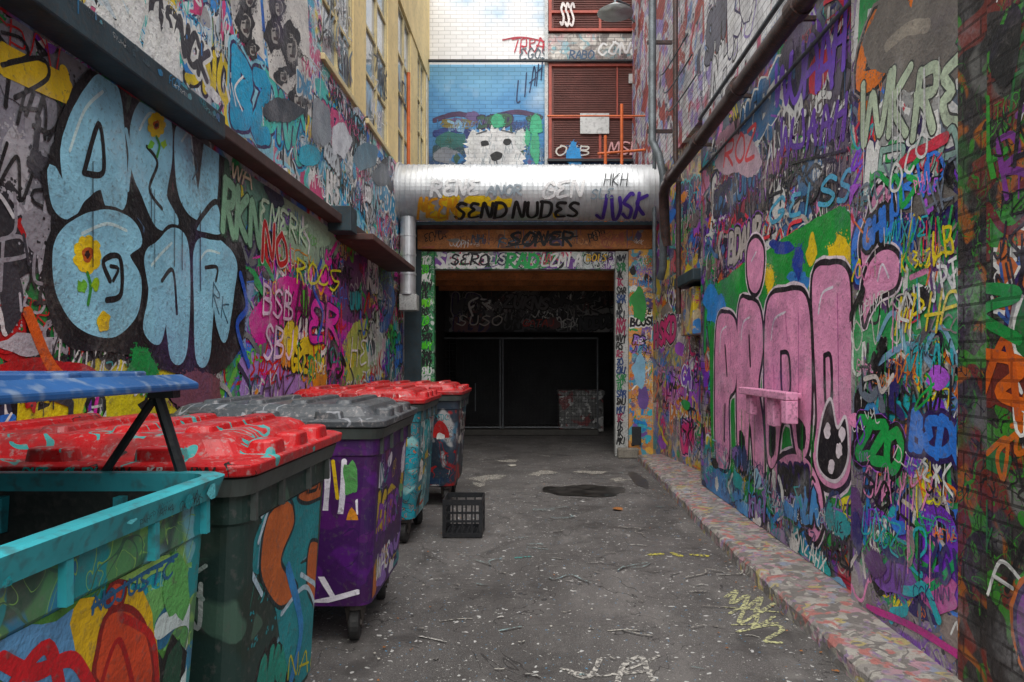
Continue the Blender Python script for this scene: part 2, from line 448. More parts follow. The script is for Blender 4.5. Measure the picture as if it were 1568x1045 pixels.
for i in range(7):
    a,b=U_(-.3,1.2),U_(3,8); q=[(a,b)]
    for k in range(5): a+=U_(-.12,.2); b+=U_(-.12,.12); q.append((a,b))
    g.stroke(q,.01,random.choice(['a8a59c','8fa8a8']))
g.make("road_graffiti",None,WORN)
s=NT("wet_asphalt"); s.col(s.mix(s.rng(s.noise(6,3),.4,.6),(.014,.013,.012,1),(.05,.046,.042,1))); s.p(Roughness=.3); s.bump(s.noise(30,3),.25,.004)
def puddle(cx,cy,rx,ry,sd):
    mb=MB(); n=56; mb.v=[]
    for i in range(n):
        a=2*math.pi*i/n; k=1+.35*noise.noise(Vector((math.cos(a)*1.6,math.sin(a)*1.6,sd)))+.12*noise.noise(Vector((math.cos(a)*6,math.sin(a)*6,sd)))
        mb.v.append((cx+math.cos(a)*rx*k,cy+math.sin(a)*ry*k,.0042+sd*.0001))
    mb.f=[list(range(n))]; mb.make("puddle",s.m)
puddle(.62,8.25,.52,.35,3); puddle(1.4,9.0,.1,.6,5)
# ---- kerb
def kerbx(y): return 1.52+.011*y+.02*math.sin(y*.8)
km=graf("kerb_paint",'86817c',['96938c','9a968c','a88890','6a6662','8890a0','a89c70','8a7890','a8a49c','76726e','a8706a'],scale=5,nb=10,nl=0,bumpk=.7,rough=.75,sc=.85,mist=False)
vs=[];fs=[]; ys=[-3+.06*i for i in range(int(13.7/.06)+1)]
for i,y in enumerate(ys):
    j=.022*noise.noise(Vector((y*3,0,0)))+.01*noise.noise(Vector((y*11,0,0))); j2=.01*noise.noise(Vector((y*6,5,0)))
    x=kerbx(y)+j; cut=.014 if (i%16)==0 else 0
    for p in ((x-.004,y,0),(x+cut,y,.08+j2-cut),(x+.02+cut,y,.102+j2-cut),(x+.16,y,.11+j2*1.5-cut),(x+.19,y,.108+j2),(2.35,y,.12)): vs.append(p)
    if i:
        for q in range(5): a=(i-1)*6+q; fs.append((a,a+1,a+7,a+6))
mesh("kerb",vs,fs,km)
# ============================================================ LEFT BUILDING
LB=empty("painted_warehouse",(-2.6,4,0))
m_lw=graf("left_wall_paint",'6a6e6d',['4c4f53','8a2c7a','9a9fa0','2f8f55','b0b0ac','a82c30','3a70b8'],scale=1.9,nb=7,nl=3,bumpk=.35)
m_up=graf("upper_wall_paint",'bcc6ca',['4fa8c0','dce4e8','3a6aa4','74c8bc','5c5c64','e0d060','bec0c0','c86a8a'],scale=2.2,nb=8,nl=3,bumpk=.35)
m_beige=simple("beige_render",'ecd498',.75,var=.15,scale=2,dirt=.25,bump=.2,dirtc=(.3,.25,.17,1))
m_cream=simple("cream_frame",'dccb98',.6,var=.15,dirt=.3,dirtc=(.3,.25,.17,1))
m_white=simple("pale_render",'d0d2d0',.75,var=.2,scale=2,dirt=.35)
s=NT("window_glass"); s.col(s.mix(s.rng(s.noise(1.3,3),.4,.6),(.2,.24,.27,1),(.5,.54,.56,1))); s.p(Roughness=.08); glass=s.m  # pale patches paint a sky reflection into the glass colour
box("wall_lower",-2.6,-2.1,Y0,11.2,0,3.0,m_lw,LB)
box("wall_band",-2.6,-2.08,Y0,13.7,3.0,4.6,m_up,LB)
box("wall_near",-2.6,-2.08,3.0,5.2,4.6,5.4,m_up,LB)
wins=[(5.2,6.1),(6.75,7.95),(8.55,9.85),(10.6,11.7),(12.4,13.2)]
cols=[(wins[i][1],wins[i+1][0]) for i in range(len(wins)-1)]+[(13.2,13.7)]
for a,b in cols: box("pier",-2.6,-2.08,a,b,4.6,7.2,m_up if a<6.5 else m_beige,LB,bevel=.01)
box("parapet",-2.6,-2.06,6.1,9.85,7.2,7.5,m_beige,LB); box("parapet_high",-2.6,-2.06,9.851,13.7,7.2,9,m_beige,LB)
box("wall_infill",-2.6,-2.1,5.2,6.1,4.6,7.2,m_white,LB)
for a,b in wins[1:]:
    box("sill",-2.14,-2.04,a-.04,b+.04,4.53,4.598,m_cream,LB,bevel=.01)
    box("glass",-2.16,-2.125,a,b,4.6,7.2,glass,LB)
    mb=MB(); 
    for q in (a,(a+b)/2-.03,b-.06): mb.box(-2.124,-2.095,q,q+.06,4.6,7.2)
    for z in (4.6,5.2,5.8,6.4,7.14): mb.box(-2.124,-2.1,a+.06,(a+b)/2-.03,z,z+.04); mb.box(-2.124,-2.1,(a+b)/2+.03,b-.06,z,z+.04)
    mb.make("window_frame",m_cream,LB)
m_led=simple("ledge_steel",'2c4048',.55,var=.4,dirt=.5)
m_led2=simple("ledge_timber",'4c3834',.7,var=.4,dirt=.5)
m_led3=simple("shelf_steel",'5a3a34',.7,var=.4,dirt=.5)
box("ledge",-2.1,-1.93,Y0,4.3,2.95,3.1,m_led,LB,bevel=.01)
box("ledge",-2.1,-1.95,4.303,7.0,2.98,3.07,m_led2,LB,bevel=.01)
box("ledge",-2.1,-1.86,7.003,7.25,2.9,3.16,m_led,LB,bevel=.01)
box("ledge",-2.1,-1.93,7.253,10.2,2.96,3.06,m_led2,LB,bevel=.01)
box("ledge_shelf",-2.1,-1.7,7.3,9.9,2.86,2.93,m_led3,LB,bevel=.01)
p=Painter(Plane((-1.93,0,0),(0,1,0),(0,0,1),(1,4.28,3.03,3.095)),base=.002)
p.chaos(2.4,4.2,3.03,3.09,nt=8,nth=0,nb=14,pal=['2a8090','2a6a90','4a8088','2c4048'],smin=.02,smax=.05,rnd=(.001,.002)); p.make("ledge_graffiti",LB)
up=Painter(Plane((-2.08,0,0),(0,1,0),(0,0,1),(-2,13.6,3.11,5.35)),base=.003)
PU=['2fa0c8','d0dce0','2a64b8','54c0b4','3c3c40','e0c840','a8a8a8','c84a7a','e8e8e4','181818','8fc8d8','e8e8e4','7aa03a','3a8ad0','6a7a84','e8e8e4']
up.chaos(4.4,11.5,3.13,4.4,nt=190,nth=24,nb=60,pal=PU,smin=.08,smax=.34)
up.chaos(2.2,4.6,3.13,4.3,nt=110,nth=12,nb=40,pal=PU+['2fa0c8','d8e8ec'],smin=.06,smax=.22)
up.chaos(2.2,5.1,4.2,5.3,nt=40,nth=4,nb=18,pal=PU+['c83a2a','d8c040'],smin=.08,smax=.3)
for (x0,y0,x1,y1,x2,y2,x3,y3) in ((352,0,398,0,405,95,356,40),(402,0,470,-10,478,182,412,118)):
    up.poly(up.P([(x0,y0),(x1,y1),(x2,y2),(x3,y3)]),'d8d5ce',smooth=False)
for (x,y,rx,ry) in ((374,38,13,26),(420,50,11,26),(445,75,12,30),(455,150,12,22),(425,10,10,18),(380,-2,10,16),(385,75,8,14),(432,115,9,14)):
    up.pblob(x,y,rx*1.25,ry*1.15,'1a1a1c',j=.35,k=15); up.pblob(x+rx*.15,y+2,rx*.6,ry*.68,'b0aca4',j=.15)
    up.pblob(x+rx*.38,y+2,rx*.28,ry*.5,'4a4844',j=.25); up.pblob(x-rx*.1,y-ry*.4,rx*.5,ry*.15,'1c1c1e',j=.4)
    for sg in (-.15,.35): up.pblob(x+rx*sg,y-ry*.1,rx*.2,ry*.07,'141414',j=.3)
    up.line([(x-rx*.1,y+ry*.36),(x+rx*.15,y+ry*.38),(x+rx*.4,y+ry*.34)],.025,'3a2a28'); up.line([(x+rx*.15,y-ry*.05),(x+rx*.2,y+ry*.18)],.02,'4a4844')
for x,y in ((485,60),(500,150),(530,190)): up.ptag("SKR",x,y,x+24,y+22,34,26,'2a2a2c',.025)
for q in ((430,170,30,18,'3c4248'),(490,190,16,40,'8a9298'),(520,215,16,26,'d0d4d8'),(560,240,18,22,'5a7a8a'),(585,270,14,18,'2c3c4c'),(470,240,16,16,'3aa8c0')): up.pblob(*q)
up.chaos(6.0,11.8,3.2,4.5,nt=90,nth=8,nb=6,pal=['e8e8e8','2c2c30','3a90b8','b8c0c4','181818','c84a7a'],smin=.06,smax=.22,rnd=(.006,.007))
up.make("wall_graffiti_upper",LB)
pp=Painter(Plane((-2.1,0,0),(0,1,0),(0,0,1),(5.25,6.05,4.65,7.1)),base=.003); pp.chaos(5.25,6.0,4.7,7.0,nt=14,nth=1,nb=5,pal=['a0a4a4','2c2c30','7a8a90','b8bcc0'],smin=.1,smax=.3); pp.make("infill_graffiti",LB)
pp=Painter(Plane((-2.095,0,0),(0,1,0),(0,0,1),(6.8,11.6,4.62,7.1)),base=.001); pp.chaos(6.9,7.8,4.65,5.9,nt=8,nth=0,nb=0,pal=['2c2c30','7a8a90','d8d8d4','a04a6a'],smin=.1,smax=.4); pp.chaos(8.7,9.7,4.65,5.9,nt=6,nth=0,nb=0,pal=['2c2c30','d8d8d4'],smin=.1,smax=.4); pp.make("window_tags",LB)
# lower left paint
LW=Plane((-2.1,0,0),(0,1,0),(0,0,1),(-1,11.1,0,2.94))
p=Painter(LW,base=.003)
PL=['3c3f43','a82a98','b8b8b4','2fa058','c82a2c','3a78d0','181818','e09830','2f9a9a','e0e0dc','e03aa4','8038b0','e0d03a','6ac04a','181818','6a6e70','2a3048']
p.chaos(1.2,10.9,.9,2.9,nt=320,nth=36,nb=90,pal=PL,smin=.09,smax=.4)
p.pblob(55,300,60,160,'85858b'); p.pblob(20,150,60,110,'93919a'); p.pblob(150,110,90,60,'74747a',k=13)
p.pblob(20,440,60,60,'c0c0c4'); p.pblob(30,510,60,40,'b8221f'); p.pblob(75,480,40,70,'238040'); p.pblob(300,360,55,130,'3c4043')
p.pblob(100,300,22,60,'a8a8ae'); p.pblob(20,250,24,50,'b8b6ba'); p.pblob(15,330,20,60,'2c2c30'); p.pblob(50,190,16,40,'b0aeb4')
p.pblob(440,500,50,75,'cc2e92'); p.pblob(500,505,34,60,'b83a9a'); p.pblob(415,590,60,50,'a888c8'); p.pblob(365,440,20,90,'8098c0')
p.pblob(395,290,42,60,'689480'); p.pblob(470,350,50,60,'9cb89c'); p.pblob(545,440,36,60,'6a3a6c'); p.pblob(548,545,26,50,'b4c068')
p.pblob(575,530,14,50,'c8ccc4'); p.pblob(590,460,12,50,'3c68a8')
p.chaos(4.2,10.9,.9,2.9,nt=150,nth=10,nb=16,pal=PL,smin=.07,smax=.28,rnd=(.007,.0085))
p.chaos(2.6,3.1,1.3,2.9,nt=20,nth=0,nb=10,pal=['2c2c30','98969c','b8b6bc','3a3a40','b8221f','d8d8d8'],smin=.08,smax=.25,rnd=(.007,.0085))
p.off=.009
p.line([(0,90),(40,110),(95,135)],.13,'ecc42c'); p.line([(95,110),(105,165)],.06,'ecc42c'); p.line([(0,100),(60,90),(70,120),(20,150)],.02,'101010')
p.line([(0,50),(30,60),(40,85),(10,95)],.015,'101010')
blk=[(72,240),(90,200),(112,130),(165,105),(198,150),(215,140),(275,165),(338,195),(348,330),(374,400),(370,520),(330,572),(255,568),(180,540),(100,530),(62,430),(76,340)]
q=p.poly(p.P(blk),'17181b',rough=.006); p.dust(q,'17181b',500,sp=.03)
for q in ((195,215,8,70,'4a5a50'),(262,240,6,50,'5a3a40'),(205,350,10,16,'4a6a8a'),(345,300,6,70,'3a5a48')): p.pblob(*q,j=.4)
p.pblob(60,575,80,30,'b0201f'); p.pblob(215,565,22,36,'2a8a48'); p.pblob(300,595,40,30,'7a4c54'); p.line([(40,480),(75,560),(110,590)],.06,'d8681f')
BL='96cce0'
big=[
 [(95,225),(125,150),(160,118),(180,160),(188,300),(165,318),(152,285),(125,300),(105,328),(82,315),(76,260),(98,290)],
 [(203,185),(225,155),(255,180),(258,240),(250,300),(268,340),(240,345),(218,300),(200,250)],
 [(268,205),(285,190),(292,250),(302,300),(314,215),(330,214),(328,300),(318,330),(292,328),(272,290)],
 [(110,345),(160,328),(198,342),(211,370),(192,390),(210,430),(203,480),(170,510),(122,498),(88,450),(84,380)],
 [(222,395),(240,375),(262,355),(282,372),(286,450),(280,540),(262,548),(252,490),(240,522),(220,503),(228,450)],
 [(297,385),(312,368),(336,374),(358,402),(354,450),(343,518),(332,500),(324,460),(316,546),(300,548),(297,460)],
]
p.fat(big,BL,'0e0f12',fw=.045,ow=.04,hl='d0ecf4')
p.shape([(297,350),(328,310),(338,345),(335,362),(315,360)],BL,'0e0f12',.03)
for q in ([(190,200),(196,240),(192,290)],[(262,160),(290,175),(310,190)]): p.line(q,.03,BL)
p.line([(125,265),(148,190),(155,262),(128,266)],.03,'0e0f12')
p.line([(222,225),(238,250),(226,290),(245,320)],.022,'0e0f12'); p.line([(160,460),(182,450),(180,395),(155,400),(165,430)],.03,'0e0f12')
p.line([(170,430),(178,412),(166,408)],.02,'0e0f12'); p.line([(245,430),(262,415),(268,480)],.025,'0e0f12'); p.line([(312,410),(330,410),(328,430)],.025,'0e0f12')
p.line([(290,230),(300,255),(292,275)],.012,'2a5a70'); p.ptag("RK",322,470,350,500,40,30,'2a5a70',.012)
for cx,cy,r in ((130,390,19),(236,192,12)):
    for k in range(9):
        a=k*.7; p.pblob(cx+math.cos(a)*r*.75,cy+math.sin(a)*r*1.1,r*.42,r*.55,'ecc83a',j=.2,k=8)
    p.pblob(cx,cy,r*.45,r*.6,'b0581c'); p.pblob(cx,cy,r*.22,r*.3,'30180c')
    p.line([(cx,cy+r*1.5),(cx+5,cy+r*2.6),(cx+1,cy+r*4)],.02,'3f8a3a')
    p.pblob(cx-8,cy+r*2.6,r*.4,r*.5,'74b84a',j=.4); p.pblob(cx+12,cy+r*2.4,r*.35,r*.5,'98c03c',j=.4)
p.pblob(155,495,10,16,'dcbc3a')
p.ptagfill("RKN",338,352,400,380,80,60,'84b090','2f4a3a',.07,.03)
p.ptag("BSB",400,480,448,492,44,40,'f8c8e0',.028); p.ptag("SBJ",402,548,450,548,50,42,'f8d4e6',.03)
p.ptag("AMAN",450,500,505,505,70,50,'4a1038',.035); p.ptag("EMERK",395,342,470,378,42,32,'c4dcc0',.03)
p.ptagfill("NO",398,395,440,412,60,45,'b82828','d0ccc4',.05,.02,jit=.1); p.ptagfill("ER",470,520,520,525,60,50,'d83ca8','3a1050',.07,.03)
p.line([(365,420),(375,470),(360,500),(378,560)],.05,'2a58b8'); p.line([(490,400),(478,440),(492,480),(484,520)],.05,'2a50b8')
p.ptag("CAMZ",380,610,450,605,34,30,'3a3a50',.02); p.ptag("HEN",535,560,575,560,44,38,'e8e8e8',.025); p.ptag("WA",350,270,385,290,30,26,'d8c8a8',.02)
p.ptag("ROCS",450,430,520,445,34,30,'d8d84a',.025,jit=.1); p.drips(5.2,2.2,6,.8,'e0e0dc',.6); p.drips(6.5,1.9,8,1.6,'2fa058',.6); p.drips(8,2.4,8,1.6,'c82a2c',.7); p.drips(3,2.5,7,1.6,'17181b',.5)
p.make("wall_graffiti_lower",LB)
# ============================================================ RIGHT BUILDING
RB=empty("brick_building",(2.6,4,0))
m_rw=graf("right_wall_paint",'706a68',['443e58','7a3ab0','3c3c40','3a7ab8','b8b0aa','2f8f58','b8384a'],scale=1.9,nb=7,nl=3,brick='Y',bumpk=.5,rough=.42)
m_rp=graf("pilaster_paint",'807a76',['3c3c3e','9f9a96','3a9a58','c0bcb4','7a4aa8','2f70a0','65605c'],scale=2.2,nb=7,nl=3,bumpk=.5,rough=.42)
m_rb=graf("upper_brick_paint",'d4d4d8',['f0f0ee','d0708a','8aa4d0','5c5c68','e4e4e0','9a8ac0','a85a54','ececea'],scale=2.2,nb=7,nl=2,brick='Y',bumpk=.8)
box("wall_near",2.0,2.6,Y0,8.1,0,4.15,m_rw,RB)
box("wall_upper",2.02,2.6,3.0,8.1,4.151,6.3,m_rb,RB)
box("string_course",1.93,2.0,Y0,8.1,4.16,4.24,simple("dark_trim",'4a4644',.6),RB,bevel=.01)
box("pilaster",1.94,2.0,3.1,4.16,.1,4.1,m_rp,RB,bevel=.008)
m_nw=graf("near_wall_paint",'34302e',['1c1c1c','3f8030','6a2c24','6a6a66','2a5a2a','202020','9a5a1c'],scale=2.2,nb=7,nl=3,brick='Y',bumpk=.6)
box("pilaster_near",1.9,2.0,Y0,2.86,.1,4.1,m_nw,RB,bevel=.01); box("pilaster_return",1.93,1.998,2.862,3.096,.1,4.1,m_nw,RB)
m_far=graf("far_right_paint",'706a66',['443e58','b83a6a','3c3c3e','3a78b4','b8a888','c87030','c8b040','4a98a0'],scale=2.6,nb=7,nl=3,bumpk=.5)
v=[(2.3,8.1,0),(1.97,11.2,0),(2.8,11.2,0),(2.8,8.1,0)]
mb=MB(); mb.v=v+[(a,b,4.6) for a,b,_ in v]; mb.f=[(0,1,5,4)[::-1],(1,2,6,5)[::-1],(2,3,7,6)[::-1],(3,0,4,7)[::-1],(4,5,6,7)]
mb.make("wall_far",m_far,RB)
mb=MB(); v=[(2.12,8.1,0),(1.99,13.7,0),(2.8,13.7,0),(2.8,8.1,0)]
mb.v=[(a,b,4.603) for a,b,_ in v]+[(a,b,9) for a,b,_ in v]; mb.f=[(0,1,5,4)[::-1],(1,2,6,5)[::-1],(2,3,7,6)[::-1],(3,0,4,7)[::-1],(4,5,6,7),(3,2,1,0)]
mb.make("wall_far_upper",m_rb,RB)
box("door_hood",1.95,2.3,8.3,9.4,2.55,2.7,m_led,RB,bevel=.015)
PR=['2a2460','7a3ac0','181818','3a78d0','d0c8c2','2fa050','c8384a','e0cc40','8a7f7a','3aa8b0','a85ac8','e0e0dc','181818','e07c34','e090b8','5a3a6a','6a7480']
RW=Plane((2.0,0,0),(0,-1,0),(0,0,1),(-8.08,-4.165,.12,4.1))
p=Painter(RW,base=.003)
p.chaos(-8.0,-4.3,.15,4.0,nt=300,nth=38,nb=90,pal=PR,smin=.08,smax=.4)
p.pblob(1240,120,60,80,'645c6a'); p.pblob(1150,230,50,60,'a07c88'); p.pblob(1270,260,40,60,'54505c'); p.pblob(1130,300,30,40,'8a3a48'); p.pblob(1200,330,50,26,'3a6494')
p.chaos(-8.0,-4.3,2.3,4.0,nt=110,nth=10,nb=14,pal=['8a4ab0','b8b0aa','2c2c3c','3a6c98','181818','c83a4a','dcdcd8','6a605c','544e58'],smin=.07,smax=.28,rnd=(.007,.0085))
p.off=.009
p.ptag("WUAAH",1188,170,1300,110,70,105,'7850c0',.06,jit=.12); p.ptag("WUAAH",1192,238,1300,205,46,60,'6438a0',.045,jit=.12); p.pblob(1135,240,34,30,'c4a8b4'); p.ptag("ROZ",1110,255,1160,240,36,46,'d84a50',.04)
p.ptag("HCSB",1175,320,1290,300,40,60,'1c1c22',.03); p.ptag("GEISS",1180,345,1310,300,34,42,'58a8c8',.035,jit=.1); p.ptag("EAF",1160,400,1230,370,30,34,'e04850',.03)
gp=p.poly(p.P([(1090,470),(1120,420),(1180,380),(1250,335),(1300,322),(1309,420),(1309,600),(1309,775),(1280,838),(1230,808),(1160,775),(1108,748),(1092,700)]),'2b9440',rough=.01); p.dust(gp,'2b9440',400,sp=.05)
for q in ((1095,470,14,30,'3a88d0'),(1225,430,18,16,'3f80c0'),(1288,390,16,30,'ecc42f'),(1245,385,7,24,'ecc830'),(1135,735,8,20,'ecc42f'),(1275,470,12,20,'2fb050'),(1200,380,18,14,'203c98'),(1225,395,8,26,'203c98'),(1180,430,6,22,'ecc42f')): p.pblob(*q,j=.4)
PK='e49cbe'
pk=[[(1100,498),(1113,484),(1127,495),(1130,540),(1127,590),(1117,614),(1117,705),(1106,714),(1099,698),(1097,600)],
    [(1134,474),(1148,464),(1164,476),(1169,530),(1162,590),(1169,650),(1171,728),(1159,726),(1153,655),(1148,650),(1144,714),(1134,704),(1131,600)],
    [(1178,470),(1205,452),(1235,459),(1243,540),(1242,640),(1237,690),(1224,694),(1214,642),(1198,645),(1190,702),(1179,702),(1174,580)],
    [(1249,428),(1272,412),(1299,424),(1304,520),(1304,640),(1302,718),(1285,742),(1262,734),(1250,700),(1256,640),(1252,540)],
    [(1149,380),(1160,369),(1170,386),(1168,425),(1160,445),(1151,438),(1147,410)],
    [(1188,722),(1207,702),(1235,706),(1256,744),(1261,792),(1251,824),(1241,812),(1236,775),(1210,758),(1193,782),(1184,755)]]
L=[p.P(q) for q in pk]
for q in L: p.stroke(q,.17,'ecd8e0',closed=True)
for q in L: p.stroke(q,.13,'1c0f1c',closed=True)
for q in L: p.poly(q,PK); p.stroke(q,.045,PK,closed=True)
for q in ([(1112,530),(1115,575)],[(1112,620),(1111,675)],[(1149,515),(1151,560)],[(1198,540),(1200,600),(1212,598),(1210,545),(1198,540)],[(1265,545),(1267,615),(1276,613),(1275,548),(1265,545)]): p.line(q,.04,'1c0f1c')
for q in ([(1183,520),(1188,490),(1205,478)],[(1256,480),(1262,450),(1278,440)],[(1104,540),(1106,510),(1114,500)],[(1137,520),(1140,495),(1150,486)],[(1153,400),(1160,386)]): p.line(q,.02,'fbe0ec')
for q in ([(1205,480),(1208,520)],[(1225,480),(1226,640)],[(1285,450),(1288,640)],[(1120,510),(1121,560)],[(1187,560),(1188,620)]): p.line(q,.012,'b8689a')
p.shape([(1262,640),(1275,612),(1285,655),(1298,640),(1302,700),(1286,735),(1264,728),(1254,700)],'15121a','ecdce2',.02)
p.shape([(1181,640),(1190,652),(1188,696),(1180,696)],'15121a'); p.shape([(1222,640),(1236,655),(1235,686),(1225,686)],'15121a'); p.shape([(1134,660),(1142,670),(1142,706),(1135,698)],'15121a')
for x,y in ((1270,660),(1288,690),(1276,714),(1293,665)): p.pblob(x,y,5,11,'ecdce2')
p.ptag("BOONES",1192,750,1252,768,26,34,'1c0f1c',.025); p.ptag("AD",1220,748,1250,796,26,30,'1c0f1c',.03)
p.line([(1185,800),(1200,785),(1225,800),(1240,838)],.05,'2f84c8'); p.line([(1170,770),(1185,800),(1190,830)],.05,'3c90d0')
p.line([(1290,770),(1305,765),(1292,785),(1306,795)],.04,'f0dc34'); p.line([(1215,250),(1300,230)],.02,'101010')
for x,y in ((1120,752),(1150,785),(1190,830),(1230,870),(1280,900),(1100,738)): p.pblob(x,y,20,18,random.choice(['4a88c0','5a94c8','78a4c0','9478a4']))
p.chaos(-8.0,-4.3,.13,.7,nt=70,nth=3,nb=16,pal=['4a88c0','90b8cc','2c3c64','d8d8d4','8468a8','181818','2f9a9a'],smin=.05,smax=.18,rnd=(.017,.018))
p.drips(-7.2,1.1,14,2.6,'2b9440',.5)
p.make("wall_graffiti",RB)
PP=Plane((1.94,0,0),(0,-1,0),(0,0,1),(-4.155,-3.105,.13,4.05))
p=Painter(PP,base=.003)
p.chaos(-4.15,-3.15,.15,3.9,nt=140,nth=16,nb=44,pal=PR+['3a9a58','5a5a5c','9a9a98'],smin=.06,smax=.3,rnd=(.0002,.0025))
p.pblob(1395,300,70,30,'68645f')
for q in ((1360,50,40,60),(1430,30,40,70),(1400,90,70,40)): p.pblob(*q,'756f68',j=.35)
p.line([(1360,70),(1390,45),(1420,40)],.07,'968e82')
p.ptagfill("WKRE",1318,215,1480,190,85,100,'bccab0','3a3d3a',.055,.02,jit=.1); p.ptagfill("ROA",1345,285,1478,262,50,70,'94b4a8','20282c',.035,.012,jit=.1)
p.shape([(1330,330),(1338,295),(1352,280),(1368,300),(1367,345),(1345,365),(1330,400),(1322,415),(1318,370)],PK,'1c0f1c',.025,'ecd8e0')
p.shape([(1328,410),(1345,385),(1366,380),(1380,400),(1374,440),(1348,456),(1332,480),(1324,500),(1320,450)],PK,'1c0f1c',.025,'ecd8e0')
p.line([(1340,330),(1352,310),(1356,335)],.015,'fbe0ec'); p.line([(1345,430),(1352,405),(1362,425)],.015,'fbe0ec')
p.line([(1322,640),(1335,620),(1350,650),(1335,680),(1322,660)],.04,'4a8cc0'); p.line([(1320,690),(1330,760),(1325,830)],.04,'2f7cc0')
p.line([(1340,560),(1400,530),(1470,620),(1480,560)],.04,'7a9cb8'); p.line([(1380,400),(1430,390),(1470,460)],.025,'d4d8d4'); p.line([(1345,520),(1370,480),(1400,560),(1440,500),(1470,560)],.03,'84b0c4')
p.ptag("NA",1350,720,1400,740,80,90,'dc7822',.045); p.pblob(1410,730,14,45,'aca8a0'); p.ptag("HES",1405,765,1445,775,46,44,'ece43a',.022); p.ptag("X",1440,690,1475,700,80,80,'e0e0dc',.02)
p.pblob(1380,880,35,36,'744c9c'); p.pblob(1440,910,30,30,'b85c98'); p.line([(1345,870),(1380,840),(1420,900),(1475,850)],.04,'2f9a60'); p.line([(1330,930),(1400,960),(1480,1010)],.04,'b83a84')
p.chaos(-4.15,-3.15,.3,2.6,nt=70,nth=3,nb=10,pal=PR,smin=.05,smax=.2,rnd=(.009,.0105))
p.drips(-4.1,3.0,7,.9,'d8d8d4',.8); p.drips(-4.1,1.6,9,.9,'2fa055',.6)
p.make("pilaster_graffiti",RB)
NP=Plane((1.9,0,0),(0,-1,0),(0,0,1),(-2.855,-1.3,.13,4.05)); p=Painter(NP,base=.003)
p.chaos(-2.85,-2.0,.15,3.4,nt=80,nth=6,nb=26,pal=['181818','3f9038','c0681c','6a2c24','9a9a96','2a6a38','1c1c1c','3a60a0','2c2a2a','202020','7a3a8a'],smin=.08,smax=.28,rnd=(.0002,.0025))
p.line([(1500,540),(1568,560),(1530,600),(1568,620)],.05,'d0681c'); p.line([(1500,620),(1540,520),(1560,640)],.04,'c05c1c'); p.line([(1490,440),(1560,450),(1500,480),(1560,520)],.05,'2f9048')
p.make("near_wall_graffiti",RB,PAINTB)
dv=Vector((2.3-1.97,8.1-11.2,0)).normalized()
FW=Plane((1.97,11.2,0),dv,(0,0,1),(0,3.1,.12,4.5))
p=Painter(FW,base=.004); p.chaos(.1,3.0,.15,4.3,nt=190,nth=20,nb=50,pal=PR+['d88830','d83a7a'],smin=.07,smax=.3); p.make("far_wall_graffiti",RB)
box("meter_box",2.0,2.2,8.5,9.2,1.9,2.5,m_far,RB,bevel=.015)
UB=Plane((2.02,0,0),(0,-1,0),(0,0,1),(-8.05,-2,4.3,6.28)); p=Painter(UB,base=.002)
p.chaos(-8,-4,4.3,6.2,nt=50,nth=7,nb=40,pal=['e4e4e4','d0708a','8aa4d0','6c6c78','f0f0ec','9a8ac0','f0f0ec','5c5c60','f0f0ec','bcc0c8'],smin=.1,smax=.45); p.make("upper_brick_graffiti",RB,PAINTB)
m_pink=simple("pink_painted_metal",'e49cbe',.5,dirt=.5)
mb=MB(); y0,y1=4.95,6.1
mb.box(1.84,1.93,y0,y1,1.27,1.33); mb.box(1.87,1.93,y0+.35,y0+.5,1.05,1.27); mb.box(1.87,1.93,y1-.25,y1-.12,1.1,1.268); mb.box(1.84,1.93,y0,y0+.1,1.1,1.268)
for q in (.1,.6,1.0): mb.box(1.93,2.0,y0+q,y0+q+.04,1.28,1.32)
mb.make("wall_bracket",m_pink,bevel=.008)
m_pipe=simple("rusty_pipe",'4a3e3c',.45,metal=.2,var=.5,scale=8,dirt=.5,dirtc=(.2,.07,.04,1))
m_pipe2=simple("grey_pipe",'646c70',.5,metal=.3,var=.4,scale=8)
WP=empty("wall_pipe",(1.85,6,4.05))
tube("main",[(1.82,Y0,3.98),(1.82,9.3,3.96),(1.83,9.5,3.9),(1.86,9.62,3.7),(1.9,9.7,3.2)],.07,m_pipe,WP)
for y in (3.2,4.6,6.0,7.4,8.9): MB().cyl((1.82,y,3.98),(1.82,y+.14,3.98),.088,20).make("coupling",m_pipe,WP); box("clip",1.84,2.0,y+.2,y+.23,3.96,3.99,m_pipe,WP)
tube("conduit",[(1.96,Y0,4.4),(1.96,8.0,4.4)],.022,m_pipe2,WP)
tube("conduit",[(1.97,Y0,3.78),(1.97,8.0,3.78)],.014,m_pipe2,WP)
DP=empty("downpipe",(1.8,10,3))
tube("pipe",[(1.74,9.9,9),(1.74,9.9,4.75),(1.8,9.7,4.5),(1.86,9.7,4.2),(1.86,9.7,2.9),(1.84,9.8,2.75)],.055,m_pipe2,DP)
tube("pipe_thin",[(1.93,9.2,9),(1.93,9.2,4.3),(1.97,9.2,4.1),(1.97,9.2,2.2)],.035,m_pipe,DP)
tube("pipe_thin",[(1.86,10.4,9),(1.86,10.4,2.6)],.03,m_pipe2,DP)
for z in (4.9,6.2,7.5): box("bracket",1.68,2.05,9.96,10.0,z,z+.05,m_pipe,DP)
# slack cables across the corner
CB=empty("cable_bundle",(1.9,8.6,4.8))
for k in range(3):
    pts=[]
    for i in range(15):
        t=i/14; pts.append((1.97-.05*k-.1*math.sin(t*3.14),8.2+t*1.8,5.0+.25*k-.22*math.sin(t*3.14)+.3*t))
    tube("cable",pts,.009,m_pipe2,CB)
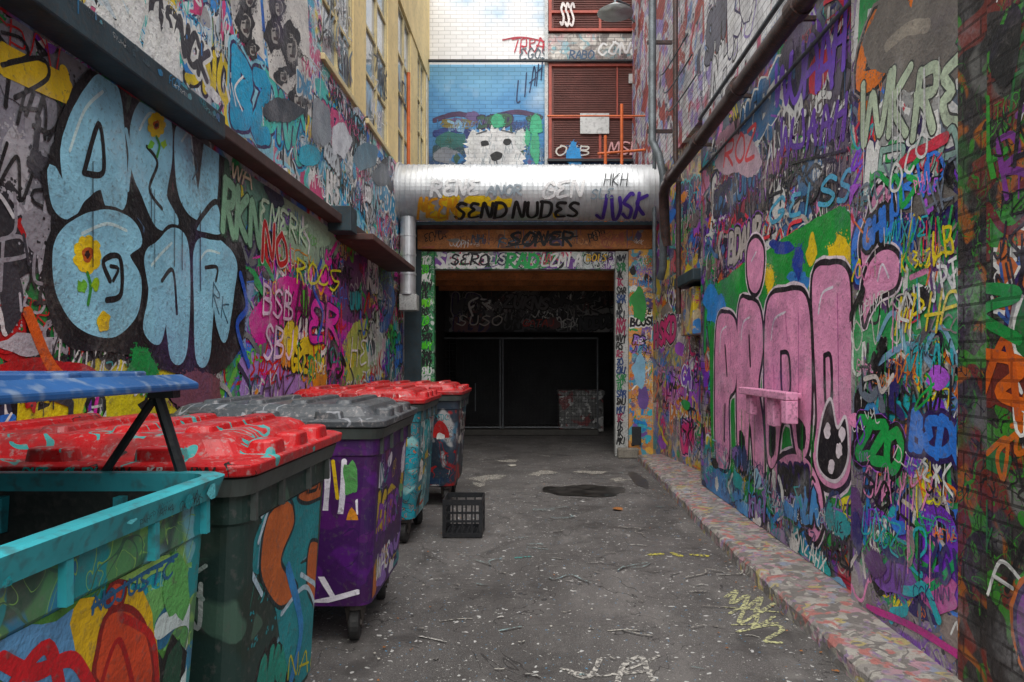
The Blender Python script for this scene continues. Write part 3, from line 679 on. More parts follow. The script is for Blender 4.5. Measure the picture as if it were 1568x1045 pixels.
# ============================================================ REAR BUILDING
BB=empty("rear_brick_building",(0,14,5))
s=NT("blue_white_painted_brick")
sp=s.n('ShaderNodeSeparateXYZ'); s.l(s.tc,sp.inputs[0]); bt=bricks(s,'X',.68,.9)
z=s.math('ADD',sp.outputs[2],s.math('MULTIPLY',s.math('SUBTRACT',s.noise(1.1,3,.5),.5),1.8))
c=s.mix(s.rng(z,5.5,6.2),lin('304c74'),lin('4a8ec8')); c=s.mix(s.rng(z,6.4,7.3),c,lin('7cbce4'))
nz=s.noise(1.0,3,off=(3.3,1,8.2))
c=s.mix(s.math('MULTIPLY',s.rng(nz,.45,.62),s.rng(sp.outputs[2],6.3,7.0,0,.6)),c,lin('dceaf2'))
hi=s.mix(s.rng(nz,.52,.66),(.88,.89,.9,1),lin('c4dcf0'))
c=s.mix(s.rng(sp.outputs[2],7.52,7.53),c,hi)
c=s.mix(1.0,c,bt.outputs['Color'],'MULTIPLY'); s.col(c); s.bump(s.math('MULTIPLY',bt.outputs['Fac'],-1),.4,.01); s.p(Roughness=.6)
box("wall",-2.6,2.8,13.7,14.2,3.8,9.2,s.m,BB)
m_br=graf("back_band_brick",'c0b8b0',['dcd8d0','d0acac','90b8c0','8a8480','d8d4cc'],scale=2,nb=5,nl=1,brick='X',bumpk=.4)
X=lambda x,d=13.65:(x-CX)/F*d
Z=lambda y,d=13.65:EYE+(CY-y)/F*d
box("band",X(838),2.1,13.64,13.7,Z(96),Z(52),m_br,BB)
m_red=simple("red_brown_shutter",'86544c',.6,var=.3,scale=3,dirt=.3); m_redd=simple("dark_red_frame",'b04e3c',.5,dirt=.3); m_dk=simple("dark_metal",'22262a',.5); m_red3=simple("shutter_slat",'74463f',.6)
for (ya,yb) in ((50,-60),(248,100)):
    z0,z1=Z(ya),min(Z(yb),9.1); x0,x1=X(840),2.05
    box("shutter",x0+.06,x1,13.64,13.7,z0,z1,m_red,BB)
    mb=MB(); mb.box(x0,x0+.06,13.58,13.7,z0,z1); mb.box(x0+.06,x1,13.58,13.66,z0,z0+.05); mb.box(x0+.06,x1,13.58,13.66,z1-.05,z1)
    mb.box(x0+.06,x1,13.58,13.64,(z0+z1)/2-.12,(z0+z1)/2-.07)
    mb.box(x0+1.0,x0+1.05,13.6,13.64,z0+.05,(z0+z1)/2-.12); mb.box(x0+.06+(x1-x0)*.75,x0+.09+(x1-x0)*.75,13.6,13.64,(z0+z1)/2-.07,z1-.05)
    mb.make("shutter_frame",m_redd,BB)
    mb=MB(); zz=z0+.1
    while zz<z1-.08: mb.box(x0+.1,x1-.05,13.62,13.638,zz,zz+.008); zz+=.045
    mb.make("louvre_lines",m_red3,BB)
box("pale_panel",X(888),X(932),13.57,13.6,Z(207),Z(176),m_white,BB); box("pale_panel",X(962),X(985),13.57,13.6,Z(130),Z(116),m_white,BB)
box("mullion",X(834),X(839),13.6,13.7,Z(256),8.9,simple("white_trim",'c8cccc',.5),BB)
box("cable_tray",-2.08,2.05,13.52,13.58,Z(98.5),Z(95.5),m_dk,BB); box("cable_tray",X(838),2.05,13.52,13.58,Z(250),Z(246),m_dk,BB)
box("left_edge_pipe",X(651),X(657),13.4,13.46,3.9,9,m_white,BB)
p=Painter(Plane((0,13.7,0),(1,0,0),(0,0,1),(-2.0,.3,4.4,8.9)),base=.003)
p.line([(665,185),(700,175),(740,182),(790,172),(828,180)],.1,'4a3458'); p.line([(668,205),(710,198),(720,215)],.16,'243878'); p.line([(665,235),(705,232)],.3,'2a4a54')
p.pblob(690,215,26,14,'2f6a68'); p.pblob(685,240,22,12,'8a8f98'); p.pblob(750,186,30,7,'27598a'); p.pblob(700,190,30,8,'7a7040'); p.pblob(820,240,12,14,'2a3c6a'); p.pblob(800,195,18,10,'2f4a7a')
p.chaos(-1.9,.2,5.5,6.5,nt=34,nth=2,nb=16,pal=['2a4a8a','3a6ab0','1d2c4a','5a8ab8','3a5a4a','8ab0cc','6a5a8a','3a74a8'],smin=.06,smax=.2,rnd=(.0035,.005))
p.off=.009
p.ptag("LIAH",790,160,832,120,30,30,'1d3560',.025,jit=.12)
pts=[]
for i in range(64):
    a=2*math.pi*i/64; r=1+(.13 if i%2 else -.06)+U_(-.07,.07)
    pts.append((758+math.cos(a)*44*r,232+math.sin(a)*34*r+(8 if math.sin(a)>0 else 0)))
p.poly(p.P(pts),'e8eaea',smooth=False)
for i in range(60):
    a=U_(0,6.28); r=U_(.3,1.0); x,y=758+math.cos(a)*44*r,234+math.sin(a)*32*r; p.line([(x,y),(x+U_(-3,3),y+U_(5,11))],.015,random.choice(['b4bcc0','a0aab0','d0d6da','8a949c']))
for q in ((726,216,9,16,'dcdede'),(797,214,9,16,'ced4d4'),(742,220,7,4.5,'15181c'),(777,218,7,4.5,'15181c'),(760,240,10,7,'15181c'),(763,186,10,11,'50b88c'),(821,192,10,15,'50b88c'),(820,225,7,26,'56bc90'),(808,212,4,14,'50b88c')): p.pblob(*q,j=.2)
p.line([(760,246),(760,254),(748,260)],.02,'3a4048'); p.line([(760,254),(772,260)],.02,'3a4048'); p.line([(730,206),(745,201)],.03,'5a6068'); p.line([(768,200),(785,204)],.03,'5a6068')
p.line([(770,62),(800,58),(840,66)],.03,'b03848'); p.ptag("TRRAL",784,82,846,78,20,20,'c03a4a',.025,jit=.13); p.ptag("EGOSM",796,92,850,92,18,16,'5c6a74',.025,jit=.1)
p.make("dog_mural",BB,PAINTX)
p=Painter(Plane((0,13.56,0),(1,0,0),(0,0,1),(.3,2.05,4.4,8.9)),base=.004)
p.ptag("CONE",914,84,982,84,18,18,'ececE8'.lower(),.04,jit=.09); p.ptag("SSS",858,40,880,40,34,34,'e0d8d4',.04); p.ptag("OKB",850,238,905,238,14,14,'d0ccc4',.03); p.pblob(878,240,12,18,'2c90d0'); p.pblob(878,222,5,5,'2c90d0')
p.ptag("RABO",872,90,910,90,12,12,'38506a',.03); p.ptag("MSD",930,236,984,236,18,18,'d0a0a0',.03)
p.make("shutter_graffiti",BB,PAINTN)
m_or=simple("orange_paint",'d8682a',.5,dirt=.2)
mb=MB()
for x in (927,952): mb.cyl((X(x,12.2),12.2,3.8),(X(x,12.2),12.2,Z(160 if x>940 else 208,12.2)),.028,8)
mb.cyl((X(838,12.2),12.2,Z(178,12.2)),(X(988,12.2),12.2,Z(178,12.2)),.016,8); mb.cyl((X(915,12.2),12.2,Z(236,12.2)),(X(988,12.2),12.2,Z(230,12.2)),.024,8)
mb.make("orange_railing",m_or)
mb=MB(); mb.cyl((-2.03,11.2,4.0),(-2.03,11.2,6.3),.03,8); mb.make("orange_pipe",m_or)
WL=empty("wall_lamp",(1.3,13,8.6))
m_lampm=simple("lamp_enamel",'b4bcbc',.4,dirt=.2)
lx=X(942,12.8); lz=Z(14,12.8)
MB().cyl((lx,12.8,lz-.08),(lx,12.8,lz+.08),.34,20,r2=.08).make("shade",m_lampm,WL,smooth=True)
tube("arm",[(lx,12.8,lz+.08),(lx,12.85,lz+.2),(lx+.3,13.1,lz+.22),(1.9,13.3,lz+.1),(2.0,13.3,lz)],.025,m_pipe2,WL)
# ============================================================ GATEWAY
GW=empty("loading_dock_entrance",(0,11.2,0))
m_wood=simple("orange_timber",'c07c44',.7,var=.35,scale=5,dirt=.4); m_or2=graf("orange_pillar_paint",'d08c44',['a05a30','5a98a8','4a3a6a','d8a858','b8b0a8','3f6fa0'],scale=3,nb=4,nl=2,bumpk=.3,mist=False)
m_post=simple("post_white",'b8bab6',.6,dirt=.5); m_gpost=graf("green_post",'2f8450',['101010','c8d0c8','6ac04a','1d5a30'],scale=5,nb=4,nl=2,mist=False)
m_ltl=graf("lintel_paint",'a0a8a6',['101010','e4e4e0','2f8050','7a4a9a','c8d0cc'],scale=4,nb=5,nl=2,mist=False)
D=11.2
box("post",X(645,D),X(665,D),D,D+.18,0,3.37,m_gpost,GW,bevel=.01)
box("post",X(942,D),X(962,D),D-.02,D+.18,0,3.37,m_post,GW,bevel=.01)
box("lintel",X(665,D)+.002,X(942,D)-.002,D+.02,D+.2,3.08,3.37,m_ltl,GW,bevel=.008)
box("beam",X(640,D),1.96,D-.06,D+.2,3.4,3.72,m_wood,GW,bevel=.01)
box("beam_flange",X(640,D),1.96,D-.1,D+.2,3.722,3.78,m_led3,GW)
box("pillar",X(962,D)+.002,2.0,D-.05,D+.2,0,3.396,m_or2,GW,bevel=.012)
box("side_wall",-2.6,X(645,D)-.002,D+.02,D+.3,0,3.78,m_led,GW)
box("plinth",X(944,D),X(975,D),D-.22,D-.052,0,.16,simple("concrete",'8a8478',.8),GW,bevel=.02)
box("jamb_board",X(962,D)+.05,X(962,D)+.2,D-.08,D-.052,.2,.5,m_dk,GW)
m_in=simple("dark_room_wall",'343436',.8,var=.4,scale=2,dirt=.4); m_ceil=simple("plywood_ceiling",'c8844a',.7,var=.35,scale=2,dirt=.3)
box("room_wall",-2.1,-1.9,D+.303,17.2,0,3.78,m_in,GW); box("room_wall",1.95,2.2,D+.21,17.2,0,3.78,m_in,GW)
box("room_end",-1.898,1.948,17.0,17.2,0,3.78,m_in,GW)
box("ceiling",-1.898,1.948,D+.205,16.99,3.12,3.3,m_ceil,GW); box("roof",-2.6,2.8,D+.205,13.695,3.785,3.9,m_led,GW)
mb=MB(); 
for y in (12.0,12.9,13.8): mb.box(-1.89,1.94,y,y+.08,3.0,3.118)
mb.make("joists",m_wood,GW)
box("bulkhead",-1.897,1.947,14.75,14.85,2.2,3.118,m_in,GW)
box("step",-1.6,1.4,14.4,14.7,.004,.12,simple("step_concrete",'4c4a46',.85),GW,bevel=.015)
p=Painter(Plane((0,14.75,0),(1,0,0),(0,0,1),(-1.8,1.9,2.2,3.1)),base=.003)
p.chaos(-1.8,1.8,2.22,3.1,nt=70,nth=8,nb=6,pal=['4a4c50','6a6a6c','3a3c40','5a5a5a','6a4a4a','202022','8a8a88'],smin=.1,smax=.35); p.ptag("SUSO",700,498,770,498,14,14,'c8c0b8',.025); p.ptag("GATAJ",800,500,850,500,10,10,'b8443c',.02)
p.make("bulkhead_graffiti",GW,PAINTN)
p=Painter(Plane((1.95,0,0),(0,-1,0),(0,0,1),(-14.6,-11.5,.1,3)),base=.003); p.chaos(-14.5,-11.5,.3,2.8,nt=40,nth=8,nb=14,pal=['5a5a5c','7a4a3a','3a5a7a','90908a','2a2a2c','6a6a3a'],smin=.12,smax=.4); p.make("room_graffiti",GW,PAINTN)
p=Painter(Plane((0,D-.06,0),(1,0,0),(0,0,1),(X(640,D),1.95,3.41,3.71)),base=.003)
p.chaos(-1.8,1.8,3.42,3.7,nt=26,nth=0,nb=8,pal=['7a503c','3a6a80','c89060','8a8a80','a8604a','5a4a6a'],smin=.06,smax=.16)
p.ptag("SONER",780,376,880,376,20,20,'14181c',.045,jit=.08); p.line([(775,378),(885,362)],.02,'14181c'); p.ptag("NH",722,372,742,372,12,12,'4a5a6a',.02); p.make("beam_graffiti",GW,PAINTN)
p=Painter(Plane((0,D+.02,0),(1,0,0),(0,0,1),(X(666,D),X(941,D),3.09,3.36)),base=.003)
p.chaos(-1.5,1.3,3.1,3.35,nt=36,nth=3,nb=10,pal=['101010','e4e4e0','2fa050','7a4a9a','c8d0cc','c83a5a'],smin=.06,smax=.18)
p.ptag("SRECO",668,410,745,410,20,20,'e8e8e4',.05); p.ptag("SERO",690,406,750,406,16,16,'18181c',.03); p.ptag("RAD",775,410,825,410,20,20,'2fae5c',.05); p.ptag("LZMIA",830,408,892,408,18,18,'e8e8e4',.035); p.ptag("BOIS",898,400,930,400,10,10,'d8b030',.02); p.make("lintel_graffiti",GW,PAINTN)
p=Painter(Plane((0,D-.02,0),(1,0,0),(0,0,1),(X(942,D)+.01,X(962,D)-.01,.1,3.35)),base=.003)
for i in range(24): p.tag(random.choice(['MKI','ENJ','ZO','SAR','NVY','TK','RS']),X(944,D)-.0,.2+i*.13,.11,random.choice(['101010','20242c','1d3a6a','101010','2f7a48','8a2a4a']),w=.022,asp=.55,jit=.15)
p.make("post_graffiti",GW,PAINTN)
p=Painter(Plane((0,D,0),(1,0,0),(0,0,1),(X(645,D)+.01,X(665,D)-.01,.1,3.35)),base=.003)
for i in range(20): p.tag(random.choice(['MKI','ENJ','ZO','SAR','NVY','TK','RS']),X(646,D),.5+i*.14,.12,random.choice(['101010','7adc3a','e4e4e0','101010','5ac83a'] if i>7 else ['e4e4e0','8ab0d8','101010']),w=.024,asp=.55,jit=.15)
p.make("post_graffiti_b",GW,PAINTN)
p=Painter(Plane((0,D-.05,0),(1,0,0),(0,0,1),(X(962,D)+.01,1.96,.1,3.35)),base=.003)
p.chaos(1.6,1.95,.2,3.3,nt=46,nth=2,nb=9,pal=['2f80c0','4ab0c0','101010','7a5aa0','e4e4e0','3a9a50','c87034','8a6ab8'],smin=.05,smax=.14); p.blob(1.74,2.5,.13,.3,'3a8a44'); p.blob(1.74,1.4,.1,.25,'8ab8d0'); p.blob(1.8,.95,.1,.22,'6a5090'); p.make("pillar_graffiti",GW,PAINTN)
WG=empty("wire_gate",(0,14.7,0))
m_gal=simple("galvanised",'7c8084',.45,metal=.5); m_wire=simple("wire",'1e2022',.5,metal=.4)
mb=MB()
for x in (X(672,14.7),X(768,14.7)-.03,X(768,14.7)+.03,X(915,14.7)): mb.cyl((x,14.7,.05),(x,14.7,2.07),.018,8)
for z in (.15,2.07): mb.cyl((X(672,14.7),14.7,z),(X(915,14.7),14.7,z),.024 if z>2 else .012,8)
mb.cyl((X(728,14.66),14.66,.5),(X(728,14.66),14.66,1.1),.012,6)
mb.make("frame",m_gal,WG)
mb=MB(); x=X(672,14.7)
while x<X(915,14.7): mb.box(x,x+.006,14.698,14.704,.15,2.07); x+=.075
z=.15
while z<2.07: mb.box(X(672,14.7),X(915,14.7),14.705,14.709,z,z+.005); z+=.075
mb.make("mesh",m_wire,WG)
mb=MB(); mb.loft([(.0,.5,.3,.03),(.8,.5,.3,.03),(.82,.53,.33,.03),(.9,.53,.33,.03),(.92,.5,.3,.03)],(1.1,15.6)); mb.make("storage_box",graf("box_paint",'7a7a78',['b8b8b6','3c3c3c','8a4a4a','d0d0cc'],scale=4,nb=4,nl=3,mist=False))
# ============================================================ DUCT
VD=empty("ventilation_duct",(0,10.7,4.2))
s=NT("galvanised_duct")
s.col(s.mix(s.rng(s.noise(3,4),.35,.65),(.5,.52,.53,1),(.72,.74,.75,1))); s.l(s.rng(s.noise(8,3),.3,.7,.34,.54),s.b.inputs['Roughness']); s.p(Metallic=.65); s.bump(s.noise(12,2),.15,.01); m_duct=s.m
mb=MB(); n=48; r0=.43; x=-2.06; prof=[]
while x<1.95:
    prof+= [(x,r0),(x+.055,r0),(x+.06,r0+.009),(x+.072,r0+.009),(x+.077,r0)]; x+=.08
prof.append((1.98,r0))
for (x,r) in prof:
    for i in range(n): a=2*math.pi*i/n; mb.v.append((x,10.7+math.cos(a)*r,4.2+math.sin(a)*r))
for q in range(len(prof)-1):
    for i in range(n): j=(i+1)%n; mb.f.append([q*n+i,q*n+j,(q+1)*n+j,(q+1)*n+i])
mb.make("duct",m_duct,VD,smooth=False)
MB().cyl((-2.075,10.7,4.2),(-2.04,10.7,4.2),.47,40).make("end_flange",m_duct,VD)
for x in (-.9,.6): MB().cyl((x,10.7,4.2),(x+.04,10.7,4.2),.442,40).make("joint_band",m_duct,VD)
p=Painter(DuctS(10.7,4.2,.44),base=.004,step=.0002)
for q in ((655,318,12,10),(690,308,14,10),(730,306,16,9),(765,310,18,9),(670,332,16,6),(710,325,20,7),(850,330,5,4)): p.pblob(*q,'e0c02c',j=.5)
p.ptag("MEEM",640,334,700,334,30,30,'d89a34',.04); p.ptag("SEND",696,335,778,333,24,22,'15130f',.05,jit=.05,gap=.9); p.ptag("NUDES",785,334,890,332,24,22,'15130f',.05,jit=.05,gap=.9)
p.ptag("JUSK",914,336,992,330,34,34,'4a2f90',.055,jit=.12); p.ptag("RENE",660,300,735,298,22,22,'e8ecee',.05); p.ptag("GEN",830,304,895,300,24,24,'eceeee',.045); p.ptag("HKH",925,285,962,285,18,18,'2c3034',.015)
p.ptag("ANOR",745,300,800,298,14,14,'98a4ac',.03); p.ptag("SLE",905,305,940,303,14,14,'8a9aa4',.02)
p.make("duct_graffiti",VD,PAINTN)
MB().cyl((-1.93,10.6,2.6),(-1.93,10.6,3.8),.12,20).make("branch_duct",m_duct,VD,smooth=False)
for z in (2.6,2.9,3.2,3.5): MB().cyl((-1.93,10.6,z),(-1.93,10.6,z+.03),.128,20).make("branch_band",m_duct,VD)
box("branch_box",-2.05,-1.78,10.5,10.75,2.35,2.598,m_post,VD,bevel=.01)
# ============================================================ BINS
m_tyre=simple("castor_rubber",'242424',.7); m_brk=simple("castor_steel",'5a5450',.5,metal=.6,dirt=.6); m_bin_in=simple("bin_inside_shade",'16201c',.6)
def bin_(cx,cy,hx,hy,bodym,lidm,rimm,open_=False,top=1.2):
    e=empty("wheelie_bin",(cx,cy,0)); c=(cx,cy)
    mb=MB(); bx,by=hx*.87,hy*.82
    mb.loft([(.2,bx-.05,by-.05,.06),(.22,bx,by,.07),(.5,hx*.9,hy*.865,.07),(top-.16,hx*.95,hy*.93,.06),(top-.15,hx*.965,hy*.945,.06),(top-.02,hx*.97,hy*.95,.06)],c,ct=not open_)
    mb.make("body",bodym,e,smooth=False)
    if open_: MB().loft([(top-.02,hx*.955,hy*.935,.06),(.3,hx*.84,hy*.79,.06)],c,cb=False,ct=True).make("inner_shade_shell",m_bin_in,e)  # added inner shell, its near-black colour paints the shade inside the open bin
    mb=MB(); mb.loft([(top-.06,hx*.97,hy*.95,.06),(top-.06,hx,hy,.07),(top-.005,hx+.015,hy+.015,.07),(top,hx+.005,hy+.005,.07),(top,hx*.95,hy*.93,.06),(top-.05,hx*.95,hy*.93,.06)],c,cb=False,ct=False)
    mb.make("rim",rimm,e)
    mb=MB()
    for sy in (-1,1):
        for q in (-.55,0,.55): mb.box(cx+q*hx-.012,cx+q*hx+.012,cy+sy*hy*.93-.03,cy+sy*hy*.93+.03,top-.16,top-.062)
    for q in (-.8,-.3,.3,.8): mb.box(cx+hx*.93,cx+hx*.995,cy+q*hy-.01,cy+q*hy+.01,top-.15,top-.062)
    mb.cyl((cx,cy-hy,top-.12),(cx,cy-hy*.9,top-.12),.03,12)
    mb.make("gussets",rimm,e)
    if not open_:
        mb=MB(); t=top+.004
        mb.loft([(t,hx+.03,hy+.03,.07),(t+.035,hx+.035,hy+.035,.07),(t+.045,hx+.01,hy+.01,.07),(t+.05,hx-.06,hy-.06,.08),(t+.1,hx-.1,hy-.1,.08),(t+.115,hx-.13,hy-.13,.08)],c)
        for q in (-.6,-.2,.2,.6): mb.loft([(t+.11,.05,hy-.17,.03),(t+.135,.04,hy-.19,.03)],(cx+q*hx,cy))
        for q in (-.5,.0,.5): mb.loft([(t+.03,.05,.07,.03),(t+.085,.045,.06,.03),(t+.09,.03,.045,.02)],(cx+hx-.03,cy+q*hy))
        for q in (-.55,.0,.55): mb.loft([(t+.03,.08,.04,.03),(t+.085,.07,.035,.03)],(cx+q*hx,cy-hy+.03))
        mb.make("lid",lidm,e,bevel=.006)
        mb=MB(); mb.cyl((cx-hx,cy-hy*.8,t+.03),(cx-hx,cy+hy*.8,t+.03),.025,10); mb.make("hinge",m_brk,e)
    mb=MB(); mw=MB()
    for sx in (-1,1):
        for sy in (-1,1):
            x,y=cx+sx*(bx-.1),cy+sy*(by-.1); a=U_(-.6,.6); ca,sa=math.cos(a)*.028,math.sin(a)*.028
            mb.cyl((x,y,.18),(x,y,.205),.06,12)
            for k in (-1.25,1.25): mb.cyl((x+ca*k,y+sa*k,.1),(x+ca*k*.8,y+sa*k*.8,.19),.014,6,r2=.035)
            mw.cyl((x-ca,y-sa,.095),(x+ca,y+sa,.095),.092,22)
            mb.cyl((x-ca*1.4,y-sa*1.4,.095),(x+ca*1.4,y+sa*1.4,.095),.025,10)
    mb.make("castor_brackets",m_brk,e); mw.make("castors",m_tyre,e,bevel=.01)
    def face(kind):
        if kind=='front':
            a=Vector((cx+bx,cy,.22)); b=Vector((cx+hx*.95,cy,top-.16)); V=(b-a); return Plane(a,(0,1,0),V,(-by+.06,by-.04,.02,V.length))
        a=Vector((cx,cy-by,.22)); b=Vector((cx,cy-hy*.93,top-.16)); V=b-a; return Plane(a,(1,0,0),V,(-bx+.06,bx-.05,.02,V.length))
    return e,face,by,bx
def lidmat(n,c,dark,streak,paint):
    s=NT(n); n1=s.noise(2.2,3); c_=s.mix(s.rng(n1,.35,.65),lin(c,.75),lin(c,1.1))
    c_=s.mix(s.math('MULTIPLY',s.rng(s.noise(9,4,rough=.7,stretch=(1,3,1)),.55,.7),.6),c_,lin(dark))
    a=s.noise(4.5,1,1.2); f=s.math('MULTIPLY',s.math('COMPARE',a,.5,.02),s.math('GREATER_THAN',n1,.52)); c_=s.mix(f,c_,lin(streak))
    b=s.noise(7,0,1.6); f=s.math('MULTIPLY',s.math('COMPARE',b,.52,.014),s.math('LESS_THAN',n1,.45)); c_=s.mix(f,c_,lin(paint))
    fine=s.noise(40,3,rough=.7); c_=s.mix(s.math('MULTIPLY',s.rng(fine,.55,.68),.6),c_,(.3,.27,.26,1)); c_=s.mix(s.math('MULTIPLY',s.rng(s.noise(3,4,rough=.7),.52,.68),.6),c_,(.05,.04,.04,1))
    s.col(c_); s.l(s.rng(fine,.3,.7,.25,.5),s.b.inputs['Roughness']); s.bump(fine,.12,.01); return s.m
l_red=lidmat("lid_red",'b8161b','6a0c10','3a9a98','14110f'); l_grey=lidmat("lid_grey",'4c5054','2c2e32','8a8d92','6a6d72')
l_red2=lidmat("lid_red_b",'b8181c','7a1014','a83030','d0b0a8')
r_teal=simple("rim_teal",'2f98a2',.45,var=.3,scale=4,dirt=.5); r_dk=simple("rim_dark_green",'484f4c',.5,var=.4,scale=4,dirt=.4); r_bl=simple("lid_blue",'20528a',.4,var=.35,scale=3,dirt=.4,dirtc=(.3,.35,.38,1))
b_1=graf("bin_green",'4a8050',['2a7090','78a058','2a4a3a','6aa0a8','3a5f4a','2a7f84'],scale=2.5,nb=6,nl=2,bumpk=.12)
b_2=graf("bin_dark",'24362e',['34443c','1c2c26','40584c','203430'],scale=2.5,nb=4,nl=1,bumpk=.1,mist=False)
b_3=graf("bin_purple",'3c1054',['4a165c','30104a','4c1868','3a1048'],scale=2.5,nb=4,nl=1,bumpk=.1,mist=False)
b_4=graf("bin_teal",'1f7480',['2a90a0','145058','8ab8b8','1c6070','b8603a'],scale=3,nb=4,nl=2,bumpk=.1)
b_5=graf("bin_navy",'203040',['8a1820','1c2834','3a6a80','a0a0a0'],scale=3,nb=4,nl=2,bumpk=.1)
e,face,by,bx=bin_(-1.47,1.44,.6,.5,b_1,l_red,r_teal,open_=True,top=1.24)
p=Painter(face('front'),base=.002)
p.chaos(-by,by,.05,.95,nt=20,nth=2,nb=30,pal=['2f90a0','6aa060','2a6080','8ab898','4a7a3a','1d4030','7a98b0','5a9058'],smin=.06,smax=.2,rnd=(.0005,.0015))
p.poly(p.P([(0,1045),(0,925),(60,960),(110,930),(150,920),(180,960),(215,1045)]),'5b88b0',rough=.006); p.poly(p.P([(110,930),(160,915),(215,905),(235,960),(240,1060),(150,1070),(115,1010)]),'c8a434',rough=.006)
for q in ([(165,905),(175,890),(190,895),(185,925),(168,930)],[(165,940),(200,935),(225,975),(230,1050),(150,1050),(150,990)]): p.shape(q,'c04c34','7a2018',.012)
p.line([(150,1060),(180,980),(205,1060)],.015,'9a1c20'); p.line([(185,945),(230,975),(240,1045)],.02,'a82a28'); p.line([(0,1010),(50,1030),(110,1010),(140,1060)],.03,'b82a30'); p.line([(20,1045),(70,990),(90,1050)],.03,'b82a30')
p.line([(245,960),(290,940),(300,1000),(280,1050)],.06,'b8c4c4'); p.pblob(215,860,45,30,'88ac60'); p.pblob(270,900,20,50,'5c9858'); p.line([(140,930),(215,880),(270,850)],.01,'2a5a80'); p.ptag("NOJUSTC",140,940,265,880,24,24,'2a5a80',.008); p.ptag("AH",30,890,110,860,40,34,'c0c4c8',.03)
for i in range(5): p.shape([(40+i*50,870-i*16),(60+i*50,905-i*16),(80+i*50,862-i*16)],'1d5034')
p.make("graffiti",e,PAINTN)
p=Painter(Plane((-1.47+.615,1.44,1.185),(0,1,0),(0,0,1),(-.4,.4,.0,.04)),base=.002); p.chaos(-.4,.4,.0,.035,nt=5,nth=0,nb=3,pal=['1c5a64','6ac0c8','2a8088'],smin=.015,smax=.03); p.make("rim_tags",e,PAINTN)
y0,y1=.9,1.99
def slab(pts,t,a0,a1):
    mb=MB(); k=0
    for (x,z) in pts: mb.v+=[(x,a0,z),(x,a1,z),(x,a0,z-t),(x,a1,z-t)]
    for i in range(len(pts)-1):
        a=k+4*i; b=a+4
        mb.f+=[(a,b,b+1,a+1),(a+2,a+3,b+3,b+2),(a,a+2,b+2,b),(a+1,b+1,b+3,a+3)]
    mb.f+=[(k,k+1,k+3,k+2)]; a=k+4*(len(pts)-1); mb.f+=[(a,a+2,a+3,a+1)]
    return mb
prof=[(-2.06,1.26),(-1.95,1.39),(-1.6,1.465),(-1.2,1.505),(-1.02,1.515),(-.97,1.49)]
mb=slab(prof,.02,y0,y1)
for y in (.98,1.3,1.62,1.9): mb.box(-1.6,-1.1,y,y+.05,1.49,1.525)
mb.make("lid_raised",r_bl,e,bevel=.006)
slab([(x,z-.022) for x,z in prof[:-1]],.01,y0+.02,y1-.02).make("lid_underside_shade",simple("lid_under_shade",'10182a',.55),e)  # dark sheet added below the blue lid, shade put into its colour
mb=MB(); mb.cyl((-1.0,1.95,1.23),(-1.06,1.93,1.46),.016,8); mb.cyl((-1.25,1.96,1.2),(-1.06,1.93,1.46),.012,8); mb.box(-1.07,-1.0,1.9,1.94,1.45,1.475); mb.make("lid_struts",m_dk,e)
e,face,by,bx=bin_(-1.47,2.55,.6,.48,b_2,l_red,r_dk)
p=Painter(face('near'),base=.002)
for t,x,y,h in (("LKN",.1,.5,.14),("CACA",.0,.35,.11),("SANG",.02,.2,.1),("BMG",.1,.05,.1),("OK",.3,.6,.1),("RHE",-.3,.5,.15),("DOOM",.15,.7,.08)): p.tag(t,x,y,h,random.choice(['9aaaa4','1c0f10','b02a6a','0a0a0a','b0b8b4']),w=.014)
p.make("graffiti",e,PAINTN)
p=Painter(face('front'),base=.002)
p.chaos(-by,by,.03,.8,nt=12,nth=1,nb=8,pal=['2f8088','1c6068','6a98a8','2a8070'],smin=.06,smax=.2,rnd=(.0005,.0015))
for q in ([(400,800),(430,740),(500,725),(505,800),(470,850),(430,880)],[(420,900),(470,860),(510,870),(500,1000),(450,1040)],): p.poly(p.P(q),'2c8088',rough=.006)
for q in ([(398,860),(410,790),(440,760),(450,800),(430,860),(455,900),(430,930),(405,900)],[(455,760),(475,740),(505,735),(500,755),(470,770)],[(475,830),(500,850),(490,930),(470,900)]): p.shape(q,'b8643a','14282c',.012)
for q in ([(385,880),(400,910)],[(400,790),(415,760),(395,830)],[(460,880),(500,900),(510,860)],[(430,940),(470,900),(490,980),(470,1045)],[(485,960),(490,1040)]): p.line(q,.02,'b4c8d4')
p.ptag("MBR",455,760,505,742,22,18,'14181a',.015); p.line([(440,870),(460,960),(445,1040)],.05,'3a80b8'); p.ptag("NAG",440,1040,490,1020,36,30,'c0b840',.01)
p.make("graffiti_front",e,PAINTN)
p=Painter(Plane((-1.47,2.55-.48-.035,1.205),(1,0,0),(0,0,1),(-.55,.6,.003,.033)),base=.003)
for i in range(9): p.tag(random.choice(['PNV','ALEX','OUT','GM','KR']),-.55+i*.125,.003,.03,random.choice(['3ab0a8','101010','3ab0a8','d0d0cc']),w=.007,jit=.12)
p.make("lid_tags",e,PAINTN)
e,face,by,bx=bin_(-1.43,4.15,.62,.52,b_3,l_grey,r_dk)
p=Painter(face('near'),base=.002)
WH='dcd8e0'
